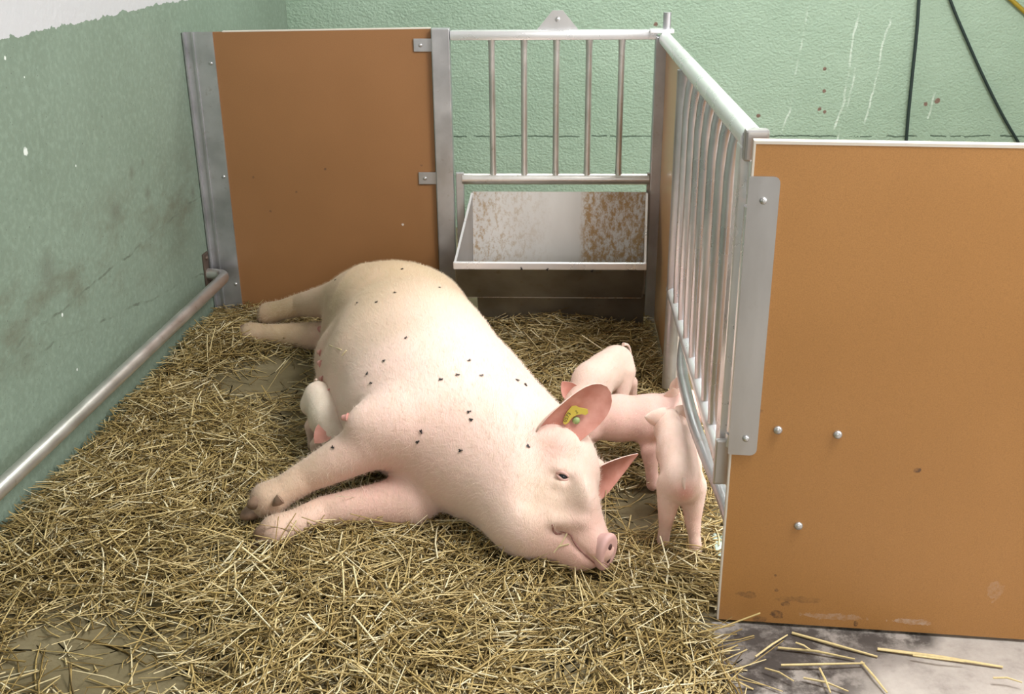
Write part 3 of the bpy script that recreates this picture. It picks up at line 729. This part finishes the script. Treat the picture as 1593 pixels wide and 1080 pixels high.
# short pale bristles lying back along the body
def bristles(V, Q, col, n, flow, lift, ln, wd, parent, m, skip=()):
    a, b, c, d = (V[Q[:, i]] for i in range(4)); nr = np.cross(c-a, d-b); ar = np.linalg.norm(nr, axis=1); pr = ar/ar.sum()
    k = rng.choice(len(Q), n, p=pr); hc = col[Q[k, 0]]*.72 + np.array((.84, .74, .60))*.28; u, v = rng.uniform(0, 1, n)[:, None], rng.uniform(0, 1, n)[:, None]
    P = (a[k]*(1-u)+b[k]*u)*(1-v) + (d[k]*(1-u)+c[k]*u)*v; nn = nr[k]/ar[k][:, None]
    fl = np.array(flow[:]) + rng.normal(0, .28, (n, 3)); fl = fl - nn*(fl*nn).sum(1)[:, None]; fl /= np.linalg.norm(fl, axis=1)[:, None]+1e-6
    sd_ = np.cross(fl, nn); L = rng.uniform(.6, 1.3, n)[:, None]*ln
    for cc, r in skip:
        keep = np.linalg.norm(P-np.array(cc[:]), axis=1) > r; P, nn, fl, sd_, L, hc = P[keep], nn[keep], fl[keep], sd_[keep], L[keep], hc[keep]
    keep = P[:, 2] > .03; P, nn, fl, sd_, L, hc = P[keep], nn[keep], fl[keep], sd_[keep], L[keep], hc[keep]
    w = wd*.5; tip = P + fl*L*math.cos(lift) + nn*L*math.sin(lift); vv = np.stack([P-sd_*w, P+sd_*w, tip], 1).reshape(-1, 3)
    me = bpy.data.meshes.new('bristles'); N_ = len(P)
    me.vertices.add(len(vv)); me.vertices.foreach_set('co', vv.astype(np.float32).ravel()); me.loops.add(N_*3); me.loops.foreach_set('vertex_index', np.arange(N_*3, dtype=np.int32))
    me.polygons.add(N_); me.polygons.foreach_set('loop_start', np.arange(0, N_*3, 3, dtype=np.int32)); me.update(calc_edges=True)
    ca = me.color_attributes.new('skin', 'FLOAT_COLOR', 'POINT'); ca.data.foreach_set('color', np.repeat(np.concatenate([hc, np.ones((N_, 1))], 1), 3, axis=0).astype(np.float32).ravel())
    o = link_mesh('bristles', me, m, parent); o['kind'] = 'stuff'; return o
t = NT('bristle'); a = t.t.nodes.new('ShaderNodeAttribute'); a.attribute_name = 'skin'; t.base(a.outputs['Color']).set(rough=.45)
bristles(V, Q, col, 52000, -A + Vector((.2, 0, -.15)), .32, .020, .0007, sow, M['bristle'], [(at(876, 741, z=.25), .035), (at(945, 860, z=.08), .07)])
# eye with lids
ep, en = on_sow(876, 741)
eye = obj('eye', ball(ep - en*.0035, .0125), M['eye'], sow, 80)
for dz, sgn in ((.0085, 1), (-.0085, -1)):
    lid = [ep + RT*(dx) + UP*(dz*(1-(dx/.017)**2) - dx*.35) + en*(.001+.004*(1-(dx/.017)**2)) for dx in (-.017, -.011, -.004, .004, .011, .017)]
    obj('eyelid', sweep(bmesh.new(), lid, [.0015, .0036, .0045, .0045, .0036, .0015], 8), M['eyelid'], sow, 80)
# snout disc with two nostrils
sd = Vector((.78, -.60, -.10)).normalized(); sx = VZ - sd*sd.z; sx.normalize(); sy = sd.cross(sx)
sc_ = at(942, 858, z=.078)
sb = bmesh.new(); n_ = 26; rings = []
for dpt, k in ((-.030, .80), (-.012, .93), (-.003, 1.06), (.005, 1.08), (.010, 1.0), (.011, .80), (.0105, .4)):
    ring = []
    for j in range(n_):
        a = 2*math.pi*j/n_; rr_ = .043*k*(1+.10*math.cos(a)**2)
        ring.append(sb.verts.new(sc_ + sd*dpt + sx*rr_*math.cos(a)*1.0 + sy*rr_*math.sin(a)*.80))
    rings.append(ring)
for i in range(len(rings)-1):
    for j in range(n_): sb.faces.new((rings[i][j], rings[i][(j+1) % n_], rings[i+1][(j+1) % n_], rings[i+1][j]))
sb.faces.new(rings[-1]); sb.faces.new(rings[0][::-1])
sn = obj('snout_disc', sb, M['snout'], sow, 60)
for s in (-1, 1):
    obj('nostril', ball(sc_ + sd*.0112 + sx*s*.018, .0100, (1, .7, .35), (sx, sy, sd), 14), M['nostril'], sn, 80)
# the closed lips as a fine dark line, and the folds at the corner of the mouth
def skin_line(name, pix, rad, m):
    pp_ = []
    for q_ in pix:
        h_, n_ = on_sow(*q_)
        if h_ is not None: pp_.append(h_ + n_*.0002)
    pp_ = catmull(pp_, 5); k_ = len(pp_)
    return obj(name, sweep(bmesh.new(), pp_, [rad*(.35+.65*math.sin(math.pi*min(1, .12+.8*i/(k_-1)))) for i in range(k_)], 8), m, sow, 80)
skin_line('mouth', [(871, 827), (880, 829), (888, 833), (893, 843), (901, 854), (912, 865), (922, 874), (930, 880)], .0026, M['lip'])
skin_line('mouth_fold', [(859, 816), (861, 826), (867, 831), (875, 830)], .0030, M['lip'])
# ears
eb = at(838, 680, z=.275)
eL = RT*.80 + UP*.58 + FW*.02; eN = -FW*.80 + RT*.12 - UP*.42
prof1 = lambda u: max(.50*(1-2.2*u), max(0.0, 1-abs(1.92*u-.93)**3)**.55)
e1 = ear('ear', eb, eL, eN, .212, .058, 1.22, sow, [M['ear_inside'], M['ear_outside']], .010, prof1, .008, 22, 17)
e1['label'] = 'raised pink ear with a yellow tag'
# the tag in the raised ear, with its number
_eb = BVHTree.FromPolygons([v.co[:] for v in e1.data.vertices], [p.vertices[:] for p in e1.data.polygons])
tagc, tN = on_skin(890, 640, _eb)
if tN.dot(FW) > 0: tN = -tN
tagc = tagc + tN*.006
tL = (RT*.86 + UP*.45); tN = (tN*.5 - FW*.5).normalized(); tL = (tL - tN*tL.dot(tN)).normalized(); tW = tN.cross(tL)
def tp(a, b, o=0): return tagc + tL*a + tW*b + tN*o
out = [(-.034, -.012), (-.030, -.004), (-.012, .010), (.004, .017), (.014, .013), (.020, .004), (.030, -.004), (.036, -.010), (.033, -.020), (.024, -.021), (.018, -.014), (.006, -.010), (-.008, -.010), (-.022, -.017), (-.031, -.018)]
tb = prism(bmesh.new(), [tp(a, b) for a, b in out], tN*.003)
for f in tb.faces: f.material_index = 0
def letters(bm, txt, org, ex, ey, size, nrm, mi):
    cu = bpy.data.curves.new('txt', 'FONT'); cu.body = txt; cu.size = size; o_ = bpy.data.objects.new('txt', cu); C.objects.link(o_)
    me_ = o_.to_mesh(); vv = [bm.verts.new(org + ex*v.co.x + ey*v.co.y + nrm*.0004) for v in me_.vertices]
    for p in me_.polygons:
        try: f = bm.faces.new([vv[i] for i in p.vertices]); f.material_index = mi
        except ValueError: pass
    o_.to_mesh_clear(); bpy.data.objects.remove(o_); bpy.data.curves.remove(cu)
ex = (tL*.83 + tW*.56).normalized(); ey = tN.cross(ex)
letters(tb, '0573', tp(-.0275, -.0135, .0034), ex, ey, .0135, tN, 1)
letters(tb, '2', tp(.006, -.0065, .0034), (tL*.95+tW*.2).normalized(), tN.cross((tL*.95+tW*.2).normalized()), .0125, tN, 1)
obj('ear_tag', tb, [M['tag_yellow'], M['tag_ink']], e1)
obj('tag_stud', dome(bmesh.new(), tp(-.002, -.024, -.004), tN, .010, .008), M['tag_green'], e1, 60)
e2b = at(918, 745, z=.125)
e2L = RT*.88 + UP*.36 + FW*.25; e2N = -FW*.72 - UP*.50 + RT*.35
e2_ = ear('ear', e2b, e2L, e2N, .150, .056, .85, sow, [M['ear_inside'], M['ear_outside']], -.010, lambda u: (1.0 if u < .12 else max(0, 1-((u-.12)/.885)**1.25)), .008)
e2_['label'] = 'lower ear sticking out sideways'
# hooves
hoof(fe, at(379, 797, z=.072), .036, (UP*.5+RT*.35-FW*.3), sow, M['hoof'])
hoof(g2, at(390, 842, z=.038), .034, (UP*.6+RT*.3-FW*.2), sow, M['hoof'])
hoof(ft_, at(401, 491, z=.095), .026, (UP*.8+RT*.1), sow, M['hoof'])
hoof(f2, at(373, 516, z=.05), .026, (UP*.8-RT*.1), sow, M['hoof'])
for a, b in (((415, 762), (388, 765)), ((437, 776), (424, 787))):
    pa, pb = at(*a, z=.115), at(*b, z=.10)
    obj('dew_claw', sweep(bmesh.new(), [pa, lerp(pa, pb, .5), pb], [.015, .012, .003], 10), M['hoof'], sow, 80)
# teats along the udder
for (px, py), (dx, dy) in (((496, 512), (-6, -1)), ((497, 549), (-9, -2)), ((497, 566), (-9, -3)), ((500, 590), (-8, -2)), ((510, 610), (-9, -4)), ((538, 650), (-9, 0))):
    p0 = at(px, py, z=.14); p1 = at(px+dx, py+dy, z=.135)
    q0, nn = on_sow(px+3, py)
    if q0 is not None: p1 = q0 + (p1-p0).normalized()*.022 + (q0-q0); p0 = q0 + (p0-p1).normalized()*.008
    ax = (p1-p0)
    obj('teat', sweep(bmesh.new(), [p0, p0+ax*.35, p0+ax*.7, p0+ax*.92, p0+ax], [.013, .0085, .0078, .006, .002], 10), M['teat'], sow, 80)

# ------------------------------------------------------------------ piglets
def bristle_mesh(V, Q, col, n, flow, ln, parent): return bristles(V, Q, col, n, flow, .35, ln, .0006, parent, M['bristle'])
def piglet(label, rump, shoulder, head, nose, feet, knees, ears, tail, skin_c, rr=1.0, pink=(), tailr=.005):
    rump, shoulder, head, nose = map(Vector, (rump, shoulder, head, nose))
    feet = [Vector(f) for f in feet]; knees = [Vector(f) for f in knees]
    root = thing('piglet', ((rump.x+shoulder.x)/2, (rump.y+shoulder.y)/2, 0), label, 'piglet', 'piglets around the sow')
    allp = feet + knees + [rump, shoulder, head, nose]; lo = [min(p[i] for p in allp)-.11 for i in range(3)]; hi = [max(p[i] for p in allp)+.11 for i in range(3)]; lo[2] = -.01
    f = Field(lo, hi, .0042)
    ax = (shoulder-rump).normalized(); sd_ = VZ.cross(ax).normalized(); up_ = ax.cross(sd_)
    L = (shoulder-rump).length
    f.ell(rump, (ax, sd_, up_), (.066*rr, .054*rr, .058*rr), .03)
    f.ell(lerp(rump, shoulder, .5), (ax, sd_, up_), (L*.46, .058*rr, .064*rr), .03)
    f.ell(shoulder, (ax, sd_, up_), (.064*rr, .052*rr, .062*rr), .03)
    f.cone(shoulder, head, .055*rr, .046*rr, .03)
    ha = (nose-head).normalized(); hs = VZ.cross(ha).normalized(); hu = ha.cross(hs)
    f.ell(head, (ha, hs, hu), (.060*rr, .050*rr, .050*rr), .02)
    f.cone(head + ha*.02, nose, .038*rr, .024*rr, .02)
    f.ell(nose, (ha, hs, hu), (.010, .026*rr, .024*rr), .006)
    roots = [rump + sd_*.032*rr - up_*.02, rump - sd_*.032*rr - up_*.02, shoulder + sd_*.030*rr - up_*.02, shoulder - sd_*.030*rr - up_*.02]
    for i, (r0, k0, f0) in enumerate(zip(roots, knees, feet)):
        th_ = .036 if i < 2 else .030
        ft0 = f0 + VZ*.022
        f.chain([r0, k0, lerp(k0, ft0, .55), ft0], [th_*rr, .024*rr, .0165*rr, .0175*rr], .016)
    f.floor(.002)
    V, Q = f.surface(); V = relax(V, Q, 2)
    sp = [(p, .05, (.72, .42, .36), .5) for p in knees] + [(p, .05, (.60, .34, .28), .6) for p in feet] + [(nose, .05, (.75, .42, .38), .7)] + list(pink)
    pc = paint(V, skin_c, sp); body_mesh('body', V, Q, pc, M['piglet_skin'], root)
    bristle_mesh(V, Q, pc, 7000, rump-shoulder+Vector((0, 0, -.05)), .009, root)
    for i, f0 in enumerate(feet):
        fwd = ax if i < 2 else ax
        hoof(f0 + VZ*.020, f0 + VZ*.006 + Vector((fwd.x, fwd.y, 0)).normalized()*.016, .013, sd_, root, M['hoof'])
    for (b, l, n, ln) in ears:
        ear('ear', b, l, n, ln, .026, .8, root, [M['ear_inside'], M['ear_outside']], 0, lambda u: max(0, (1-u**2.2)), .004, 10, 9)
    for s in (-1, 1):
        obj('eye', ball(head + ha*.026 + hs*s*.040*rr + hu*.018, .0055), M['eye'], root, 80)
    tp_ = catmull(tail, 5); nt = len(tp_)
    obj('tail', sweep(bmesh.new(), tp_, [tailr*(1.25-.8*i/(nt-1)) for i in range(nt)], 8), M['ear_outside'], root, 80)
    return root
WHITE, ROSE = (.82, .63, .55), (.80, .54, .48)
# by the gate, seen from behind
piglet('piglet standing with its rump to the camera beside the barred gate',
       (.316, 2.330, .192), (.322, 2.470, .205), (.312, 2.560, .222), (.330, 2.628, .190),
       [(.276, 2.320, 0), (.354, 2.280, 0), (.306, 2.50, 0), (.354, 2.49, 0)],
       [(.282, 2.318, .100), (.345, 2.310, .095), (.306, 2.49, .10), (.350, 2.49, .10)],
       [((.290, 2.545, .252), (-.9, -.25, .25), (.0, 1, -.1), .058), ((.334, 2.545, .260), (.7, 0, .6), (.0, 1, -.1), .045)],
       [(.314, 2.285, .222), (.313, 2.274, .212), (.315, 2.270, .200)], WHITE, .92,
       [((.314, 2.27, .185), .03, (.78, .36, .32), .8), ((.30, 2.4, .28), .05, (.82, .56, .48), .4)])
# side view between the sow's ears
piglet('pink piglet seen side-on behind the sow head, facing the gate',
       (.095, 2.715, .172), (.268, 2.705, .176), (.365, 2.745, .190), (.425, 2.765, .170),
       [(.070, 2.665, 0), (.085, 2.75, 0), (.274, 2.605, 0), (.30, 2.75, 0)],
       [(.065, 2.665, .085), (.075, 2.75, .085), (.266, 2.645, .10), (.30, 2.745, .10)],
       [((.330, 2.715, .228), (-.1, -.15, 1), (-.3, .9, 0), .042), ((.345, 2.775, .228), (.1, .3, 1), (.5, .8, .1), .042)],
       [(.035, 2.715, .21), (.015, 2.71, .195), (.01, 2.705, .17)], ROSE, 1.08)
# behind, rump to the right
piglet('piglet beyond the raised ear with its rump towards the trough side',
       (.188, 3.085, .178), (.112, 2.965, .168), (.075, 2.885, .120), (.045, 2.835, .085),
       [(.200, 3.020, 0), (.252, 3.120, 0), (.125, 2.90, 0), (.06, 2.98, 0)],
       [(.206, 3.035, .095), (.240, 3.118, .10), (.125, 2.92, .08), (.07, 2.97, .08)],
       [((.095, 2.865, .16), (.3, -.4, .8), (.3, -.8, 0), .045), ((.05, 2.905, .16), (-.5, .1, .6), (.3, -.8, 0), .045)],
       [(.215, 3.135, .225), (.232, 3.15, .215), (.242, 3.15, .19)], WHITE, 1.02)
# at the udder
piglet('whitish piglet nuzzling the udder between the sow front and hind legs',
       (-.693, 2.825, .172), (-.650, 2.735, .155), (-.612, 2.675, .118), (-.575, 2.632, .100),
       [(-.722, 2.81, 0), (-.665, 2.86, 0), (-.685, 2.71, 0), (-.625, 2.755, 0)],
       [(-.722, 2.815, .085), (-.668, 2.855, .085), (-.685, 2.712, .075), (-.63, 2.75, .075)],
       [((-.640, 2.655, .148), (-.55, -.40, -.45), (-.25, -.85, .40), .044), ((-.59, 2.705, .13), (.6, .4, .3), (0, -.8, .3), .04)],
       [(-.708, 2.872, .212), (-.716, 2.884, .205), (-.72, 2.885, .192)], (.74, .64, .54), .84, (), .0028)

# ------------------------------------------------------------------ straw
def straws(P, az, tilt, L, w, bend, shade, name, parent=None):
    """every stalk a thin three-sided reed of three joints; all of them in one mesh"""
    n = len(P); d = np.stack([np.cos(az)*np.cos(tilt), np.sin(az)*np.cos(tilt), np.sin(tilt)], 1)
    sd_ = np.stack([-np.sin(az), np.cos(az), np.zeros(n)], 1); u_ = np.cross(d, sd_)
    rolls = rng.uniform(0, 2*np.pi, n); K = 4; verts = np.zeros((n, 3*K, 3))
    b_dir = sd_*np.cos(rolls)[:, None] + np.array([0, 0, 1.0])*(np.abs(np.sin(rolls))*.5)[:, None]
    kink = rng.uniform(-.35, .35, n); flat = rng.uniform(.30, .75, n)
    for i in range(K):
        tt = i/(K-1) - .5 + (kink/(K-1)*.6 if 0 < i < K-1 else 0)
        arc = bend*L*(1 - (2*tt)**2) if not np.isscalar(tt) else bend*L*(1-(2*tt)**2)
        cen = P + d*(L*tt)[:, None] + b_dir*arc[:, None]
        k = (1.0, 1.0, .92, .7)[i]
        for j in range(3):
            a = 2*np.pi*j/3 + rolls*.3
            verts[:, i*3+j] = cen + (sd_*np.cos(a)[:, None] + u_*(np.sin(a)*flat)[:, None])*(w*k*.5)[:, None]
    base = (np.arange(n)*3*K)[:, None]; tri = []
    for i in range(K-1):
        for j in range(3):
            a, b = i*3+j, i*3+(j+1) % 3; tri.append((a, b, b+3, a+3))
    F = (base[:, None, :] + np.array(tri)[None]).reshape(-1, 4)
    V = verts.reshape(-1, 3); V[:, 2] = np.maximum(V[:, 2], .0008)
    me = bpy.data.meshes.new(name)
    me.vertices.add(len(V)); me.vertices.foreach_set('co', V.astype(np.float32).ravel())
    me.loops.add(F.size); me.loops.foreach_set('vertex_index', F.astype(np.int32).ravel())
    me.polygons.add(len(F)); me.polygons.foreach_set('loop_start', np.arange(0, F.size, 4, dtype=np.int32))
    me.update(calc_edges=True); me.validate()
    at_ = me.attributes.new('shade', 'FLOAT', 'POINT'); at_.data.foreach_set('value', np.repeat(shade, 3*K).astype(np.float32))
    return link_mesh(name, me, M['straw'], parent)
def G(x, y, p, r): return np.exp(-((x-p[0])**2+(y-p[1])**2)/(r*r))
bare = [((410, 610), .26), ((470, 580), .18), ((450, 655), .10), ((350, 600), .08), ((985, 800), .15), ((940, 815), .10), ((1010, 780), .06), ((60, 1040), .22), ((160, 1010), .12),
        ((330, 985), .05), ((880, 1045), .09), ((770, 880), .05), ((930, 905), .06), ((240, 1075), .14), ((330, 880), .06), ((245, 875), .04), ((870, 930), .04), ((640, 1060), .04), ((1045, 865), .06), ((1015, 770), .05), ((485, 690), .10), ((380, 590), .14), ((430, 570), .12)]
bare = [(at(*p_, z=0), r) for p_, r in bare]
pile = [((880, 500), .22, .05), ((800, 480), .15, .05), ((300, 560), .25, .05), ((400, 490), .15, .04), ((230, 660), .25, .03), ((620, 850), .3, .02), ((150, 800), .3, .02), ((900, 560), .1, .02), ((1050, 930), .2, .015)]
pile = [(at(*p_, z=0), r, a) for p_, r, a in pile]
def mound(x, y):
    m = .034 + .010*np.sin(x*7.3+y*3.1)*np.sin(y*6.1-x*2.2)
    for p, r, a in pile: m = m + a*G(x, y, p, r)
    for p, r in bare: m = m*(1-.97*G(x, y, p, r))
    edge_r = np.where(y > 3.2, .355, np.where(y > 2.05, .43, .40))
    k = np.clip((edge_r-x)/.06, 0, 1); m = m*np.where(y > 2.03, np.clip((edge_r+.02-x)/.03, 0, 1), k)
    m = m*np.clip((3.95-y)/.03, 0, 1)*np.where((x > .36) & (np.abs(y-2.01) < .03), 0, 1)
    return np.maximum(m, 0)
N0 = 74000
yy = rng.uniform(1.35, 3.93, N0); xl_ = -1.35+.05*(yy-4.0); xx = xl_ + .02 + rng.uniform(0, 1, N0)*(.45-xl_)
m_ = mound(xx, yy); keep = rng.uniform(0, 1, N0) < np.clip(m_/.05, 0.0, 1)*.80 + .012*(xx < .35)
xx, yy, m_ = xx[keep], yy[keep], m_[keep]; n = len(xx)
lev = rng.uniform(0, 1, n)**.8
P = np.stack([xx, yy, .004 + lev*m_], 1)
L_ = np.clip(rng.lognormal(math.log(.095), .55, n), .02, .30)
tilt = rng.normal(0, .20, n); az = 2.2*np.sin(xx*2.1+1.0)+1.7*np.sin(yy*2.9+xx) + rng.normal(0, .95, n)
# stalks reaching a wall or panel are shortened so that they stay in the pen
L_ = np.minimum(L_, np.maximum(.03, 1.7*(xx-xl_[keep]))); L_ = np.where(yy > 3.15, np.minimum(L_, np.maximum(.03, 1.8*(.385-xx))), L_); L_ = np.where((xx > .33) & (np.abs(yy-2.02) < .12), np.minimum(L_, np.maximum(.025, 1.7*np.abs(yy-2.02))), L_); L_ = np.minimum(L_, np.maximum(.03, 1.8*(3.95-yy)))
wd = rng.uniform(.0022, .0062, n); shade = np.clip(rng.normal(.50, .30, n), 0, 1)
# no stalk may run through the front panel
e0x, e1x, e0y, e1y = xx-np.cos(az)*L_/2, xx+np.cos(az)*L_/2, yy-np.sin(az)*L_/2, yy+np.sin(az)*L_/2
ok = ~((np.maximum(e0x, e1x) > .355) & (np.minimum(e0y, e1y) < 2.045) & (np.maximum(e0y, e1y) > 1.985))
P, az, tilt, L_, wd, shade = P[ok], az[ok], tilt[ok], L_[ok], wd[ok], shade[ok]; n = len(P)
st = straws(P, az, tilt, L_, wd, rng.normal(0, .085, n), shade, 'straw_bedding')
tag(st, 'loose golden straw bedding spread over the pen floor', 'straw', kind='stuff')
# single stalks that can be told apart on the bare concrete outside the panel
loose = [((1232, 985), (1365, 1022), .0062), ((1365, 1010), (1560, 1038), .0070), ((1210, 1008), (1330, 1026), .0055), ((1340, 1030), (1380, 1078), .0055), ((1175, 1022), (1225, 988), .0045),
         ((1250, 1055), (1320, 1076), .0045), ((1215, 1035), (1345, 1032), .005), ((1275, 1040), (1292, 1078), .005), ((1190, 1040), (1235, 1060), .004), ((1420, 1020), (1500, 1030), .004), ((1238, 1000), (1262, 1012), .004), ((1545, 1055), (1590, 1062), .004)]
for i, (a, b, w) in enumerate(loose):
    pa, pb = at(*a, z=.004+.0012*i), at(*b, z=.004+.0012*i); mid = lerp(pa, pb, .5) + VZ*.003 + Vector((0, .004*(i % 3-1), 0))
    o = obj('straw_stalk', sweep(bmesh.new(), [pa, mid, pb], [w*.5, w*.5, w*.35], 6), M['straw'], None, 60)
    at_ = o.data.attributes.new('shade', 'FLOAT', 'POINT'); at_.data.foreach_set('value', [.72+.02*(i % 6)]*len(o.data.vertices))
    lab = ['long straw stalk slanting right from the dark dirt before the front panel', 'longest pale straw stalk on bare concrete before the front panel', 'straw stalk beneath the two long ones on the dirty concrete',
           'straw stalk pointing down to the bottom edge of the photo on concrete', 'short straw stalk leaning up to the front panel corner', 'straw stalk at the bottom edge left of the down-pointing one', 'level straw stalk across the dark dirt on concrete',
           'steep straw stalk on the dark dirt at the bottom edge', 'short straw stalk on dirt close to the bedding edge', 'thin straw stalk lying just below the longest one', 'tiny straw stalk on black dirt under the panel edge', 'straw stalk at the right edge of the photo on bare concrete'][i]
    tag(o, lab, 'straw', 'single stalks on the concrete')
for i, (pts_, lab) in enumerate(((((883, 829), (874, 845), (862, 859)), 'pale straw stalk hanging from the corner of the sow mouth'), (((870, 850), (885, 847)), 'short straw bit stuck on the sow chin beside the mouth'),
                                (((540, 546), (533, 554)), 'short straw bit lying on the sow belly'), (((514, 538), (532, 545)), 'straw bit lying high on the sow udder'))):
    pp_ = []
    for q_ in pts_:
        h_, n_ = on_sow(*q_)
        if h_ is not None: pp_.append(h_ + n_*.003)
    if len(pp_) < 2: continue
    o = obj('straw_stalk', sweep(bmesh.new(), pp_, .0017, 6), M['straw'], None, 60)
    at_ = o.data.attributes.new('shade', 'FLOAT', 'POINT'); at_.data.foreach_set('value', [.9]*len(o.data.vertices)); tag(o, lab, 'straw')

# ------------------------------------------------------------------ flies
def fly_mesh():
    bm = bmesh.new()
    for c, r in (((0, 0, .0022), (.0030, .0020, .0018)), ((-.0042, 0, .0021), (.0032, .0021, .0018)), ((.0036, 0, .0022), (.0016, .0017, .0015))):
        bmesh.ops.create_uvsphere(bm, u_segments=8, v_segments=6, radius=1, matrix=Matrix.Translation(c) @ Matrix.Diagonal((*r, 1)))
    for s in (-1, 1):
        prism(bm, [(.000, s*.001, .0038), (-.004, s*.0042, .0036), (-.0085, s*.0040, .0032), (-.0075, s*.0014, .0034)], (0, 0, .0002))
        for k in (-1, 0, 1): sweep(bm, [(k*.0015, s*.0012, .0018), (k*.0028, s*.0036, .0016), (k*.0036, s*.0048, 0)], .00025, 4)
    me = bpy.data.meshes.new('fly'); bmesh.ops.recalc_face_normals(bm, faces=bm.faces[:]); bm.to_mesh(me); bm.free(); me.materials.append(M['fly']); return me
FM = fly_mesh()
flies = [((683, 448), 'fly on the rump nearest the trough'), ((615, 456), 'fly on the rump below the one at the top edge'), ((585, 471), 'right fly of the level pair where thigh meets flank'), ((556, 472), 'left fly of the level pair where thigh meets flank'),
         ((597, 562), 'uppermost of three flies on the flank above the udder'), ((572, 581), 'middle one of three flies on the flank above the udder'), ((578, 597), 'lowest of three flies on the flank above the udder'),
         ((729, 562), 'highest of four flies on the bright side behind the shoulder'), ((713, 584), 'second from left of the flies behind the shoulder'), ((748, 585), 'rightmost of four flies behind the shoulder'), ((687, 591), 'leftmost of four flies behind the shoulder'),
         ((731, 641), 'upper fly of the right pair on the shoulder'), ((732, 653), 'lower fly of the right pair on the shoulder'), ((656, 673), 'upper fly of the left pair on the shoulder'), ((651, 687), 'lower fly of the left pair on the shoulder'),
         ((804, 592), 'left fly of two on the neck ridge above the raised ear'), ((818, 600), 'right fly of two on the neck ridge above the raised ear'),
         ((626, 419), 'black fly at the very top edge of the sow back'), ((522, 436), 'black fly on the upper edge of the hind thigh'), ((632, 526), 'lone black fly in the middle of the sow side'),
         ((519, 697), 'lone black fly on the sow upper foreleg'), ((718, 701), 'lone black fly low on the sow neck'), ((822, 695), 'lone black fly beside the root of the raised ear')]
def put_fly(h_, n_, label, group=None):
    o = bpy.data.objects.new('fly', FM); C.objects.link(o); o.location = h_ + n_*.0003; o.scale = (.88,)*3
    o.rotation_euler = (n_.to_track_quat('Z', 'Y') @ Matrix.Rotation(random.uniform(0, 6.28), 4, 'Z').to_quaternion()).to_euler()
    tag(o, label, 'fly', group)
for q_, lab in flies:
    h_, n_ = on_sow(*q_)
    if h_ is None: h_, n_ = on_sow(q_[0]-4, q_[1]+8)
    if h_ is not None: put_fly(h_, n_, lab, 'flies on the sow')
for px, lab in ((811, 'left'), (852, 'middle'), (922, 'right')):
    p_ = at(px, 417+(px-811)*.035, y=YL-.011); put_fly(Vector((p_.x, YL-.010, p_.z)), Vector((0, -1, 0)), lab + ' one of three flies on the bright trough lip', 'flies on the trough lip')
